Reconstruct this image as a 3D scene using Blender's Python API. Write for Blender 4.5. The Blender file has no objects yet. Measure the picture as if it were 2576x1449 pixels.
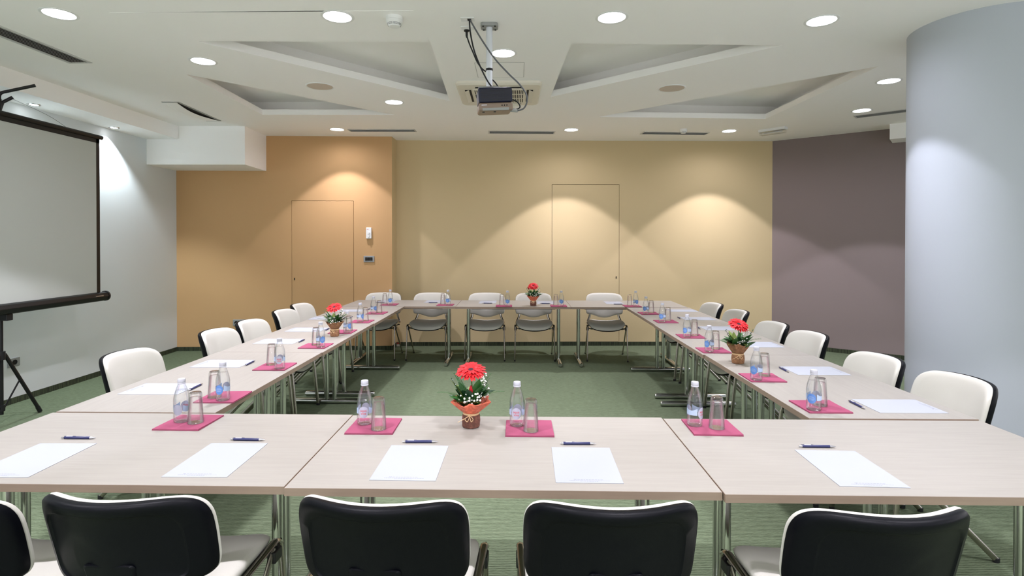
import bpy, bmesh, math, random
from mathutils import Vector, Matrix

random.seed(7)
SC = bpy.context.scene
COL = SC.collection
PI = math.pi

# ------------------------------------------------------------------ camera
F, CX, CY, CAMH = 1400.59, 1273.29, 618.58, 1.5344
YAW, PITCH, ROLL = -0.0213, -0.0081, 0.0005
cyw, syw, cp, sp = math.cos(YAW), math.sin(YAW), math.cos(PITCH), math.sin(PITCH)
FWD = Vector((syw * cp, cyw * cp, sp))
RIGHT = Vector((cyw, -syw, 0))
UP = RIGHT.cross(FWD)
RIGHT, UP = RIGHT * math.cos(ROLL) + UP * math.sin(ROLL), UP * math.cos(ROLL) - RIGHT * math.sin(ROLL)
CAM = Vector((0, 0, CAMH))
cam_data = bpy.data.cameras.new('camera')
cam = bpy.data.objects.new('camera', cam_data)
COL.objects.link(cam)
cam.matrix_world = Matrix(((RIGHT.x, UP.x, -FWD.x, 0), (RIGHT.y, UP.y, -FWD.y, 0),
                           (RIGHT.z, UP.z, -FWD.z, CAMH), (0, 0, 0, 1)))
cam_data.sensor_fit = 'HORIZONTAL'
cam_data.sensor_width = 36.0
cam_data.lens = 36.0 * F / 2576
cam_data.shift_x = (1288 - CX) / 2576
cam_data.shift_y = (CY - 724.5) / 2576
cam_data.clip_start = 0.05
SC.camera = cam

# ------------------------------------------------------------------ world, view
SC.view_settings.view_transform = 'Standard'
SC.view_settings.look = 'None'
SC.view_settings.gamma = 1.0
SC.view_settings.use_curve_mapping = False
SC.view_settings.exposure = 1.24
SC.cycles.use_denoising = True
SC.cycles.max_bounces = 14
SC.cycles.diffuse_bounces = 7
SC.cycles.adaptive_threshold = 0.02
SC.cycles.transparent_max_bounces = 24
SC.cycles.caustics_reflective = False
SC.cycles.caustics_refractive = False
SC.cycles.sample_clamp_indirect = 6.0
world = bpy.data.worlds.new('world')
SC.world = world
world.use_nodes = True
world.node_tree.nodes['Background'].inputs[0].default_value = (0.97, 0.94, 1.0, 1)
world.node_tree.nodes['Background'].inputs[1].default_value = 0.8      # even daylight, fill light through the added windows

SPOT_W = 80.0        # downlight power
GLOW = 9.0           # brightness of the lamp glass
HC = 3.012           # ceiling height
HT = 0.74            # table height


def ray(u, v):
    return FWD + RIGHT * ((u - CX) / F) + UP * ((CY - v) / F)


def at_z(u, v, z):
    d = ray(u, v)
    return CAM + d * ((z - CAMH) / d.z)


def at_y(u, v, y):
    d = ray(u, v)
    return CAM + d * (y / d.y)


def on_table(u, v):
    return at_z(u, v, HT)


# ------------------------------------------------------------------ materials
def lin(c):
    def f(x):
        x /= 255.0
        return x / 12.92 if x <= 0.04045 else ((x + 0.055) / 1.055) ** 2.4
    return (f(c[0]), f(c[1]), f(c[2]), 1)


MATS = {}


def mat(name, rgb, rough=0.6, metal=0.0, spec=0.4, noise=0.0, nscale=30.0, bump=0.0, bscale=200.0, sheen=0.0,
        stretch=(1, 1, 1)):
    m = bpy.data.materials.new(name)
    m.use_nodes = True
    nt = m.node_tree
    b = nt.nodes['Principled BSDF']
    b.inputs['Base Color'].default_value = lin(rgb)
    b.inputs['Roughness'].default_value = rough
    b.inputs['Metallic'].default_value = metal
    b.inputs['Specular IOR Level'].default_value = spec
    if sheen:
        b.inputs['Sheen Weight'].default_value = sheen
    if noise or bump:
        tc = nt.nodes.new('ShaderNodeTexCoord')
        mp = nt.nodes.new('ShaderNodeMapping')
        mp.inputs['Scale'].default_value = stretch
        nt.links.new(tc.outputs['Object'], mp.inputs[0])
        if noise:
            n = nt.nodes.new('ShaderNodeTexNoise')
            n.inputs['Scale'].default_value = nscale
            n.inputs['Detail'].default_value = 4
            nt.links.new(mp.outputs[0], n.inputs['Vector'])
            r = nt.nodes.new('ShaderNodeValToRGB')
            c = lin(rgb)
            r.color_ramp.elements[0].position = 0.3
            r.color_ramp.elements[1].position = 0.7
            r.color_ramp.elements[0].color = tuple(max(0, x * (1 - noise)) for x in c[:3]) + (1,)
            r.color_ramp.elements[1].color = tuple(min(1, x * (1 + noise)) for x in c[:3]) + (1,)
            nt.links.new(n.outputs['Fac'], r.inputs[0])
            nt.links.new(r.outputs[0], b.inputs['Base Color'])
        if bump:
            n2 = nt.nodes.new('ShaderNodeTexNoise')
            n2.inputs['Scale'].default_value = bscale
            n2.inputs['Detail'].default_value = 2
            nt.links.new(mp.outputs[0], n2.inputs['Vector'])
            bp = nt.nodes.new('ShaderNodeBump')
            bp.inputs['Strength'].default_value = bump
            bp.inputs['Distance'].default_value = 0.002
            nt.links.new(n2.outputs['Fac'], bp.inputs['Height'])
            nt.links.new(bp.outputs[0], b.inputs['Normal'])
    MATS[name] = m
    return m


def emit(name, rgb, strength):
    m = bpy.data.materials.new(name)
    m.use_nodes = True
    b = m.node_tree.nodes['Principled BSDF']
    b.inputs['Base Color'].default_value = (0.9, 0.9, 0.9, 1)
    b.inputs['Emission Color'].default_value = lin(rgb)
    b.inputs['Emission Strength'].default_value = strength
    MATS[name] = m
    return m


def glassy(name, centre, edge, gloss=0.35, power=0.35):
    """clear thin glass: see-through, darker and shinier towards its grazing edges"""
    m = bpy.data.materials.new(name)
    m.use_nodes = True
    nt = m.node_tree
    nt.nodes.clear()
    out = nt.nodes.new('ShaderNodeOutputMaterial')
    tr = nt.nodes.new('ShaderNodeBsdfTransparent')
    gl = nt.nodes.new('ShaderNodeBsdfGlossy')
    gl.inputs['Roughness'].default_value = 0.03
    gl.inputs['Color'].default_value = (1, 1, 1, 1)
    lw = nt.nodes.new('ShaderNodeLayerWeight')
    lw.inputs['Blend'].default_value = power
    ramp = nt.nodes.new('ShaderNodeValToRGB')
    ramp.color_ramp.elements[0].color = centre + (1,)
    ramp.color_ramp.elements[1].color = edge + (1,)
    ramp.color_ramp.elements[0].position = 0.35
    ramp.color_ramp.elements[1].position = 0.95
    nt.links.new(lw.outputs['Facing'], ramp.inputs[0])
    nt.links.new(ramp.outputs[0], tr.inputs['Color'])
    mul = nt.nodes.new('ShaderNodeMath')
    mul.operation = 'MULTIPLY_ADD'
    mul.inputs[1].default_value = gloss
    mul.inputs[2].default_value = 0.02
    nt.links.new(lw.outputs['Fresnel'], mul.inputs[0])
    mix = nt.nodes.new('ShaderNodeMixShader')
    nt.links.new(mul.outputs[0], mix.inputs[0])
    nt.links.new(tr.outputs[0], mix.inputs[1])
    nt.links.new(gl.outputs[0], mix.inputs[2])
    nt.links.new(mix.outputs[0], out.inputs[0])
    MATS[name] = m
    return m


def carpet_mat():
    m = bpy.data.materials.new('carpet')
    m.use_nodes = True
    nt = m.node_tree
    b = nt.nodes['Principled BSDF']
    b.inputs['Roughness'].default_value = 0.95
    b.inputs['Specular IOR Level'].default_value = 0.1
    tc = nt.nodes.new('ShaderNodeTexCoord')
    mp = nt.nodes.new('ShaderNodeMapping')
    mp.inputs['Scale'].default_value = (12, 1, 1)
    wv = nt.nodes.new('ShaderNodeTexWave')
    wv.bands_direction = 'Y'
    wv.inputs['Scale'].default_value = 22
    wv.inputs['Distortion'].default_value = 2.2
    wv.inputs['Detail'].default_value = 3
    wv.inputs['Detail Scale'].default_value = 2.0
    mp2 = nt.nodes.new('ShaderNodeMapping')
    mp2.inputs['Scale'].default_value = (1, 1, 1)
    nt.links.new(tc.outputs['Object'], mp2.inputs[0])
    nt.links.new(mp2.outputs[0], wv.inputs['Vector'])
    ns = nt.nodes.new('ShaderNodeTexNoise')
    ns.inputs['Scale'].default_value = 60
    ns.inputs['Detail'].default_value = 5
    mp.inputs['Scale'].default_value = (0.35, 1.6, 1)
    nt.links.new(tc.outputs['Object'], mp.inputs[0])
    nt.links.new(mp.outputs[0], ns.inputs['Vector'])
    mx = nt.nodes.new('ShaderNodeMath')
    mx.operation = 'MULTIPLY_ADD'
    mx.inputs[1].default_value = 0.45
    nt.links.new(wv.outputs['Fac'], mx.inputs[0])
    half = nt.nodes.new('ShaderNodeMath')
    half.operation = 'MULTIPLY'
    half.inputs[1].default_value = 0.55
    nt.links.new(ns.outputs['Fac'], half.inputs[0])
    nt.links.new(half.outputs[0], mx.inputs[2])
    r = nt.nodes.new('ShaderNodeValToRGB')
    r.color_ramp.elements[0].position = 0.22
    r.color_ramp.elements[1].position = 0.78
    r.color_ramp.elements[0].color = lin((68, 78, 58))
    r.color_ramp.elements[1].color = lin((113, 125, 100))
    nt.links.new(mx.outputs[0], r.inputs[0])
    nt.links.new(r.outputs[0], b.inputs['Base Color'])
    bp = nt.nodes.new('ShaderNodeBump')
    bp.inputs['Strength'].default_value = 0.5
    bp.inputs['Distance'].default_value = 0.004
    nt.links.new(mx.outputs[0], bp.inputs['Height'])
    nt.links.new(bp.outputs[0], b.inputs['Normal'])
    MATS['carpet'] = m


def strip_mat():
    """carpet skirting strip with fine upright ribs"""
    m = bpy.data.materials.new('skirting')
    m.use_nodes = True
    nt = m.node_tree
    b = nt.nodes['Principled BSDF']
    b.inputs['Roughness'].default_value = 0.95
    tc = nt.nodes.new('ShaderNodeTexCoord')
    mp = nt.nodes.new('ShaderNodeMapping')
    mp.inputs['Scale'].default_value = (1, 1, 0.05)
    nt.links.new(tc.outputs['Object'], mp.inputs[0])
    n = nt.nodes.new('ShaderNodeTexNoise')
    n.inputs['Scale'].default_value = 110
    n.inputs['Detail'].default_value = 3
    nt.links.new(mp.outputs[0], n.inputs['Vector'])
    r = nt.nodes.new('ShaderNodeValToRGB')
    r.color_ramp.elements[0].position = 0.35
    r.color_ramp.elements[1].position = 0.65
    r.color_ramp.elements[0].color = lin((28, 34, 22))
    r.color_ramp.elements[1].color = lin((66, 74, 50))
    nt.links.new(n.outputs['Fac'], r.inputs[0])
    nt.links.new(r.outputs[0], b.inputs['Base Color'])
    MATS['skirting'] = m


carpet_mat()
strip_mat()
mat('ceiling_white', (252, 251, 249), 0.9, spec=0.1, bump=0.05)
mat('wall_white', (216, 221, 222), 0.85, spec=0.2, bump=0.12, bscale=160)
mat('wall_orange', (198, 160, 115), 0.85, spec=0.15, bump=0.12, bscale=160)
mat('wall_beige', (208, 188, 148), 0.85, spec=0.15, bump=0.12, bscale=160)
mat('wall_mauve', (138, 125, 123), 0.85, spec=0.15, bump=0.12, bscale=160)
mat('column_paint', (184, 190, 198), 0.8, spec=0.2)
mat('gap_dark', (70, 55, 40), 0.9)
mat('birch_top', (146, 142, 134), 0.42, spec=0.35, noise=0.045, nscale=9, stretch=(0.6, 9, 1))
mat('birch_edge', (136, 119, 104), 0.5, noise=0.05, nscale=14, stretch=(0.6, 1, 8))
mat('chrome', (205, 206, 204), 0.16, metal=1.0)
mat('chair_chrome', (178, 172, 164), 0.2, metal=1.0)
mat('foot_dark', (50, 50, 50), 0.35, metal=0.8)
mat('plastic_black', (22, 22, 24), 0.45)
mat('shell_navy', (5, 6, 11), 0.42, spec=0.12, bump=0.15, bscale=600)
mat('cream_fabric', (192, 190, 181), 0.9, spec=0.15, bump=0.2, bscale=500, sheen=0.1)
mat('napkin_pink', (146, 74, 98), 0.85, spec=0.1, bump=0.2, bscale=220)
mat('paper', (157, 161, 168), 0.7, spec=0.2)
mat('print_grey', (112, 114, 126), 0.8)
mat('pen_navy', (38, 42, 84), 0.35)
mat('pen_silver', (190, 190, 196), 0.25, metal=0.9)
mat('cap_white', (180, 181, 189), 0.45)
mat('badge_grey', (172, 173, 190), 0.5)
mat('badge_blue', (92, 132, 196), 0.5)
mat('ribbon_blue', (170, 188, 216), 0.5)
mat('print_red', (206, 60, 66), 0.6)
mat('petal_red', (188, 13, 22), 0.55, spec=0.3, noise=0.12, nscale=60)
mat('petal_inner', (160, 10, 24), 0.6)
mat('flower_eye', (44, 12, 24), 0.8)
mat('leaf_green', (46, 92, 40), 0.45, noise=0.25, nscale=40)
mat('leaf_dark', (24, 58, 34), 0.4, noise=0.25, nscale=40)
mat('leaf_olive', (112, 132, 60), 0.5, noise=0.2, nscale=40)
mat('stem_green', (92, 130, 70), 0.6)
mat('bloom_white', (246, 246, 240), 0.7)
mat('wrap_brown', (140, 100, 70), 0.7, noise=0.35, nscale=70, bump=0.6, bscale=120)
mat('wrap_dark', (104, 66, 54), 0.7, noise=0.4, nscale=90, bump=0.6, bscale=120)
mat('wrap_orange', (214, 110, 84), 0.6, noise=0.3, nscale=60, bump=0.5, bscale=120)
mat('twine', (222, 190, 148), 0.8)
mat('screen_white', (190, 194, 188), 0.9, spec=0.05)
mat('screen_black', (16, 16, 18), 0.4)
mat('plastic_white', (236, 237, 236), 0.5)
mat('plastic_cream', (228, 222, 208), 0.5)
mat('plastic_grey', (150, 152, 150), 0.5)
mat('slot_dark', (30, 28, 26), 0.8)
mat('vent_metal', (200, 200, 198), 0.6)
mat('vent_blade', (196, 196, 194), 0.6)
mat('vent_back', (150, 150, 148), 0.8)
mat('speaker_mesh', (206, 192, 178), 0.8)
mat('projector_navy', (20, 24, 48), 0.4)
mat('projector_brown', (136, 118, 104), 0.4)
mat('cable_black', (18, 18, 22), 0.5)
mat('cable_grey', (92, 94, 98), 0.5)
mat('pole_white', (214, 218, 224), 0.35)
mat('red_plastic', (150, 50, 46), 0.5)
emit('lamp_glass', (250, 252, 255), GLOW)
glassy('bottle_glass', (0.982, 0.988, 0.988), (0.62, 0.65, 0.66))
glassy('bottle_water', (0.985, 0.99, 0.992), (0.8, 0.82, 0.83), gloss=0.12)
glassy('tumbler_glass', (0.984, 0.984, 0.983), (0.66, 0.67, 0.68), gloss=0.5)
glassy('window_pane', (0.97, 0.98, 0.98), (0.8, 0.82, 0.82), gloss=0.3)
glassy('clear_cover', (0.95, 0.95, 0.94), (0.75, 0.75, 0.73), gloss=0.4)


# ------------------------------------------------------------------ mesh helpers
class MB:
    def __init__(self):
        self.v, self.f = [], []

    def add(self, v, f):
        o = len(self.v)
        self.v += [tuple(p) for p in v]
        self.f += [tuple(i + o for i in q) for q in f]
        return self

    def box(self, x0, x1, y0, y1, z0, z1, M=None):
        v = [Vector((x, y, z)) for z in (z0, z1) for y in (y0, y1) for x in (x0, x1)]
        if M is not None:
            v = [M @ p for p in v]
        return self.add(v, [(0, 2, 3, 1), (4, 5, 7, 6), (0, 1, 5, 4), (2, 6, 7, 3), (0, 4, 6, 2), (1, 3, 7, 5)])

    def prism(self, poly, z0, z1):
        n = len(poly)
        v = [(p[0], p[1], z0) for p in poly] + [(p[0], p[1], z1) for p in poly]
        f = [tuple(range(n - 1, -1, -1)), tuple(range(n, 2 * n))]
        f += [(i, (i + 1) % n, n + (i + 1) % n, n + i) for i in range(n)]
        return self.add(v, f)

    def lathe(self, prof, n=24, M=None, close=False):
        v, f = [], []
        for r, z in prof:
            for k in range(n):
                a = 2 * PI * k / n
                v.append(Vector((r * math.cos(a), r * math.sin(a), z)))
        m = len(prof)
        for i in range(m - 1):
            for k in range(n):
                k2 = (k + 1) % n
                f.append((i * n + k, i * n + k2, (i + 1) * n + k2, (i + 1) * n + k))
        if close:
            for k in range(n):
                k2 = (k + 1) % n
                f.append(((m - 1) * n + k, (m - 1) * n + k2, k2, k))
        else:
            if prof[0][0] > 1e-5:
                f.append(tuple(range(n - 1, -1, -1)))
            if prof[-1][0] > 1e-5:
                f.append(tuple(range((m - 1) * n, m * n)))
        if M is not None:
            v = [M @ p for p in v]
        return self.add(v, f)

    def lathe_open(self, prof, n=24):
        v, f = [], []
        for r, z in prof:
            for k in range(n):
                a = 2 * PI * k / n
                v.append((r * math.cos(a), r * math.sin(a), z))
        for i in range(len(prof) - 1):
            for k in range(n):
                k2 = (k + 1) % n
                f.append((i * n + k, i * n + k2, (i + 1) * n + k2, (i + 1) * n + k))
        return self.add(v, f)

    def tube(self, path, r, n=10, ref=None, r2=None, cap=True):
        """round tube, or oval (r along ref axis, r2 across) when ref is given"""
        P = [Vector(p) for p in path]
        v, f = [], []
        up = None
        for i, p in enumerate(P):
            t = (P[min(i + 1, len(P) - 1)] - P[max(i - 1, 0)]).normalized()
            if ref is not None:
                a = Vector(ref)
                a = (a - t * a.dot(t)).normalized()
            else:
                if up is None:
                    up = Vector((0, 0, 1)) if abs(t.z) < 0.9 else Vector((1, 0, 0))
                a = (up - t * up.dot(t)).normalized()
                up = a
            b = t.cross(a)
            ri = r[i] if isinstance(r, (list, tuple)) else r
            rb = r2 if r2 is not None else ri
            for k in range(n):
                w = 2 * PI * k / n
                v.append(p + a * (ri * math.cos(w)) + b * (rb * math.sin(w)))
        for i in range(len(P) - 1):
            for k in range(n):
                k2 = (k + 1) % n
                f.append((i * n + k, i * n + k2, (i + 1) * n + k2, (i + 1) * n + k))
        if cap:
            f.append(tuple(range(n - 1, -1, -1)))
            m = (len(P) - 1) * n
            f.append(tuple(range(m, m + n)))
        return self.add(v, f)

    def sphere(self, c, r, n=8, m=5, sz=1.0):
        prof = [(r * math.sin(PI * i / m), -r * sz * math.cos(PI * i / m)) for i in range(m + 1)]
        prof[0] = (0, -r * sz)
        prof[-1] = (0, r * sz)
        return self.lathe([(max(a, 1e-6), b) for a, b in prof], n, Matrix.Translation(c))

    def mesh(self, name, smooth=False, angle=None):
        me = bpy.data.meshes.new(name)
        me.from_pydata(self.v, [], self.f)
        bm = bmesh.new()
        bm.from_mesh(me)
        bmesh.ops.remove_doubles(bm, verts=bm.verts, dist=1e-6)
        bmesh.ops.recalc_face_normals(bm, faces=bm.faces)
        if smooth:
            for fc in bm.faces:
                fc.smooth = True
            if angle is not None:
                for e in bm.edges:
                    if len(e.link_faces) == 2 and e.calc_face_angle(0) > angle:
                        e.smooth = False
        bm.to_mesh(me)
        bm.free()
        return me

    def build(self, name, material, parent=None, smooth=False, angle=0.7, bevel=0.0, segs=2, loc=None):
        me = self.mesh(name, smooth, angle)
        me.materials.append(MATS[material])
        o = bpy.data.objects.new(name, me)
        COL.objects.link(o)
        if loc is not None:
            o.location = loc
        if parent is not None:
            o.parent = parent
        if bevel:
            md = o.modifiers.new('bevel', 'BEVEL')
            md.width = bevel
            md.segments = segs
            md.limit_method = 'ANGLE'
            for p in me.polygons:
                p.use_smooth = True
            if not smooth:
                md.harden_normals = True
        return o


def tag(o, label, cat, group=None):
    o['label'] = label
    o['category'] = cat
    if group:
        o['group'] = group
    return o


def thing(name, label, cat, loc=(0, 0, 0), rz=0.0, group=None):
    o = bpy.data.objects.new(name, None)
    o.empty_display_size = 0.1
    COL.objects.link(o)
    o.location = loc
    o.rotation_euler = (0, 0, rz)
    return tag(o, label, cat, group)


def struct(o, label=None, cat=None):
    o['kind'] = 'structure'
    if label:
        o['label'] = label
    if cat:
        o['category'] = cat
    return o


def copy_tree(o, parent=None):
    c = o.copy()
    COL.objects.link(c)
    c.parent = parent
    for ch in list(o.children):
        copy_tree(ch, c)
    return c


def smooth_path(pts, n=6):
    P = [Vector(p) for p in pts]
    out = []
    for i in range(len(P) - 1):
        p0, p1, p2, p3 = P[max(i - 1, 0)], P[i], P[i + 1], P[min(i + 2, len(P) - 1)]
        for k in range(n):
            t = k / n
            out.append(0.5 * ((2 * p1) + (p2 - p0) * t + (2 * p0 - 5 * p1 + 4 * p2 - p3) * t * t
                              + (3 * p1 - p0 - 3 * p2 + p3) * t ** 3))
    out.append(P[-1])
    return out


def bend_path(pts, r=0.05, n=5):
    """polyline with rounded corners"""
    P = [Vector(p) for p in pts]
    out = [P[0]]
    for i in range(1, len(P) - 1):
        a, b, c = P[i - 1], P[i], P[i + 1]
        d1, d2 = (a - b), (c - b)
        k = min(r, d1.length * 0.45, d2.length * 0.45)
        s, e = b + d1.normalized() * k, b + d2.normalized() * k
        for j in range(n + 1):
            t = j / n
            out.append(s * (1 - t) ** 2 + b * (2 * t * (1 - t)) + e * t * t)
    out.append(P[-1])
    return out


ORD = ['first', 'second', 'third', 'fourth', 'fifth', 'sixth', 'seventh']

# ------------------------------------------------------------------ room shell
XL = -4.77
A = (XL, 7.68)
B = (-1.78, 7.83)
B2 = (-1.78, 8.12)
C_ = (3.75, 8.30)
D_ = (6.6, 6.07)
YR = -2.8
ROOM = [(XL, YR), A, B, B2, C_, D_, (6.6, YR)]

f_ = MB().prism(ROOM, -0.1, 0.0).build('floor', 'carpet')
struct(f_, 'green ribbed carpet floor', 'floor')


def wall(name, p, q, material, holes=(), t=0.12, z1=HC + 0.3):
    """wall slab on the outer side (left of p->q is the room); holes are (s0,s1,z0,z1) along it"""
    p, q = Vector(p + (0,)), Vector(q + (0,))
    L = (q - p).length
    d = (q - p).normalized()
    nrm = Vector((-d.y, d.x, 0))
    mb = MB()
    M = Matrix(((d.x, nrm.x, 0, p.x), (d.y, nrm.y, 0, p.y), (0, 0, 1, 0), (0, 0, 0, 1)))
    s = 0.0
    for (s0, s1, a, b) in sorted(holes):
        mb.box(s, s0, 0, t, 0, z1, M)
        if a > 0:
            mb.box(s0, s1, 0, t, 0, a, M)
        mb.box(s0, s1, 0, t, b, z1, M)
        s = s1
    mb.box(s, L, 0, t, 0, z1, M)
    o = mb.build(name, material)
    struct(o)
    return o, M, L


def skirting(name, p, q, gaps=()):
    p, q = Vector(p + (0,)), Vector(q + (0,))
    L = (q - p).length
    d = (q - p).normalized()
    nrm = Vector((-d.y, d.x, 0))
    M = Matrix(((d.x, nrm.x, 0, p.x), (d.y, nrm.y, 0, p.y), (0, 0, 1, 0), (0, 0, 0, 1)))
    mb = MB()
    mb.box(0, L, -0.012, 0, 0, 0.056, M)
    o = mb.build(name, 'skirting')
    struct(o)


wl, _, _ = wall('wall_left', (XL, YR), A, 'wall_white')
# flush door in the orange wall: pixels give its sides, the wall gives its depth
dAB = Vector((B[0] - A[0], B[1] - A[1], 0))
LAB = dAB.length
dAB.normalize()


def hit_wall(u, v, p, q):
    n = Vector((-(q[1] - p[1]), q[0] - p[0], 0))
    d = ray(u, v)
    k = (Vector((p[0], p[1], 0)) - CAM).dot(n) / d.dot(n)
    return CAM + d * k


def along(pt, p, q):
    d = Vector((q[0] - p[0], q[1] - p[1], 0)).normalized()
    return (Vector((pt.x, pt.y, 0)) - Vector((p[0], p[1], 0))).dot(d)


def door(name, wname, p, q, ul, ur, vt, key_u, key_v, material, label):
    s0 = along(hit_wall(ul, 650, p, q), p, q)
    s1 = along(hit_wall(ur, 650, p, q), p, q)
    zt = hit_wall((ul + ur) / 2, vt, p, q).z
    w, M, L = wall(wname, p, q, material, [(s0, s1, 0.0, zt)])
    g = 0.005
    mb = MB()
    mb.box(s0 + g, s1 - g, 0.001, 0.04, 0.06, zt - g, M)
    d = mb.build(name, material)
    struct(d, label, 'door')
    b2 = MB().box(s0 - 0.05, s1 + 0.05, 0.09, 0.11, 0, zt + 0.05, M).build('door_reveal', 'gap_dark', d)
    kp = hit_wall(key_u, key_v, p, q)
    sk = along(kp, p, q)
    MB().box(sk - 0.006, sk + 0.006, -0.003, 0.004, kp.z - 0.016, kp.z + 0.016, M).build('keyhole', 'slot_dark', d)
    return M


M_or = door('door_1', 'wall_orange', A, B, 733.5, 890, 505, 741, 702, 'wall_orange', 'flush orange door in the orange wall')
M_be = door('door_2', 'wall_back', B2, C_, 1388, 1558, 464, 1550, 698, 'wall_beige', 'flush beige door in the beige wall')
wr_, _, _ = wall('wall_return', B, B2, 'wall_beige')
wm, _, _ = wall('wall_right', C_, D_, 'wall_mauve')
WZ0, WZ1 = 0.12, 2.9
we, M_we, L_we = wall('wall_side', D_, (6.6, YR), 'wall_white', [(0.5 + 2.05 * k, 2.35 + 2.05 * k, WZ0, WZ1) for k in range(4)])
wf, M_wf, L_wf = wall('wall_rear', (6.6, YR), (XL, YR), 'wall_white', [(0.5 + 2.15 * k, 2.45 + 2.15 * k, WZ0, WZ1) for k in range(5)])
nwin = 0  # unseen windows added behind and beside the camera for fill light
for M_, holes in ((M_we, [(0.5 + 2.05 * k, 2.35 + 2.05 * k) for k in range(4)]), (M_wf, [(0.5 + 2.15 * k, 2.45 + 2.15 * k) for k in range(5)])):
    for (a_, b_) in holes:
        nwin += 1
        mb = MB()
        for (p0_, p1_, z0_, z1_) in ((a_, b_, WZ0, WZ0 + 0.05), (a_, b_, WZ1 - 0.05, WZ1), (a_, a_ + 0.05, WZ0 + 0.05, WZ1 - 0.05), (b_ - 0.05, b_, WZ0 + 0.05, WZ1 - 0.05)):
            mb.box(p0_, p1_, 0.03, 0.09, z0_, z1_, M_)
        wo = mb.build('window_%d' % nwin, 'plastic_white')
        struct(wo, 'white framed window behind the view', 'window')
        MB().box(a_ + 0.05, b_ - 0.05, 0.055, 0.061, WZ0 + 0.05, WZ1 - 0.05, M_).build('pane', 'window_pane', wo)
        ld = bpy.data.lights.new('window_portal', 'AREA')     # sampling guide for the added daylight only
        ld.shape = 'RECTANGLE'
        ld.size, ld.size_y = b_ - a_, WZ1 - WZ0
        ld.cycles.is_portal = True
        po = bpy.data.objects.new('window_portal', ld)
        COL.objects.link(po)
        c_ = M_ @ Vector(((a_ + b_) / 2, 0.1, (WZ0 + WZ1) / 2))
        inward = (M_.to_3x3() @ Vector((0, -1, 0))).normalized()
        po.location = c_
        po.rotation_euler = inward.to_track_quat('-Z', 'Z').to_euler()
skirting('baseboard_left', (XL, YR), A)
skirting('baseboard_orange', A, (B[0] + 0.012, B[1]))
skirting('baseboard_return', B, B2)
skirting('baseboard_back', B2, C_)
skirting('baseboard_right', C_, D_)

# white round column
CC, CR = Vector((3.19, 3.93)), 0.432
dl = ray(2279, 300)
dl = Vector((dl.x, dl.y)).normalized()
nl = Vector((dl.y, -dl.x))
CC = CC + nl * (CR - CC.dot(nl))     # its left side touches the seen edge
mbc = MB().lathe([(CR, 0), (CR, HC)], 72, Matrix.Translation((CC.x, CC.y, 0)))
colo = mbc.build('column', 'column_paint', smooth=True, angle=0.6)
struct(colo, 'large round white column beside the table row', 'column')

# ------------------------------------------------------------------ ceiling with coffers and lamp holes
LIGHTS = [(149, 35), (849, 42), (1539, 44), (2067, 52), (511, 154), (1266, 134), (991, 257), (848, 325.5),
          (1437, 326.5), (1834, 329.5), (2236, 204), (2168, 278)]
LPOS = [at_z(u, v, HC) for u, v in LIGHTS]
REAR_FILL = [Vector((x, y, HC)) for y in (1.5, -0.6, -2.0) for x in (-2.9, -1.1, 0.7, 2.4)]  # extra downlights out of view, added to supply fill light
COFFERS = [[(497, 104), (1082, 105), (1131, 254)], [(1437, 109), (1968, 114), (1385, 244)],
           [(468, 187), (993, 289), (660, 288.5)], [(2211, 166.5), (1926, 299), (1505, 294)]]
COFFERS = [[at_z(u, v, HC).xy for u, v in t] for t in COFFERS]
SHALLOW = [Vector((-2.645, 3.559)), Vector((-0.67, 3.567)), Vector((-0.66, 1.25))]
RL = 0.094


def ccw(t):
    a = sum(t[i].x * t[(i + 1) % len(t)].y - t[(i + 1) % len(t)].x * t[i].y for i in range(len(t)))
    return t if a > 0 else t[::-1]


def offset_poly(t, d):
    t = ccw(t)
    n = len(t)
    out = []
    for i in range(n):
        p0, p1, p2 = t[i - 1], t[i], t[(i + 1) % n]
        e1, e2 = (p1 - p0).normalized(), (p2 - p1).normalized()
        n1, n2 = Vector((e1.y, -e1.x)), Vector((e2.y, -e2.x))
        m = (n1 + n2).normalized()
        k = min(d / max(m.dot(n1), 0.3), d * 2.2)
        out.append(p1 + m * k)
    return out


def loop(bm, pts, z):
    vs = [bm.verts.new((p[0], p[1], z)) for p in pts]
    return vs, [bm.edges.new((vs[i], vs[(i + 1) % len(vs)])) for i in range(len(vs))]


bm = bmesh.new()
edges = []
edges += loop(bm, ROOM, HC)[1]
for t in COFFERS + [SHALLOW]:
    edges += loop(bm, ccw(list(t)), HC)[1]
for p in LPOS + REAR_FILL:
    edges += loop(bm, [(p.x + RL * math.cos(2 * PI * k / 28), p.y + RL * math.sin(2 * PI * k / 28)) for k in range(28)], HC)[1]
bmesh.ops.triangle_fill(bm, use_beauty=True, use_dissolve=False, edges=edges)
bmesh.ops.recalc_face_normals(bm, faces=bm.faces)
me = bpy.data.meshes.new('ceiling')
bm.to_mesh(me)
bm.free()
me.materials.append(MATS['ceiling_white'])
ceil = bpy.data.objects.new('ceiling', me)
COL.objects.link(ceil)
struct(ceil, 'white plasterboard ceiling with triangular recesses', 'ceiling')
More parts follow.
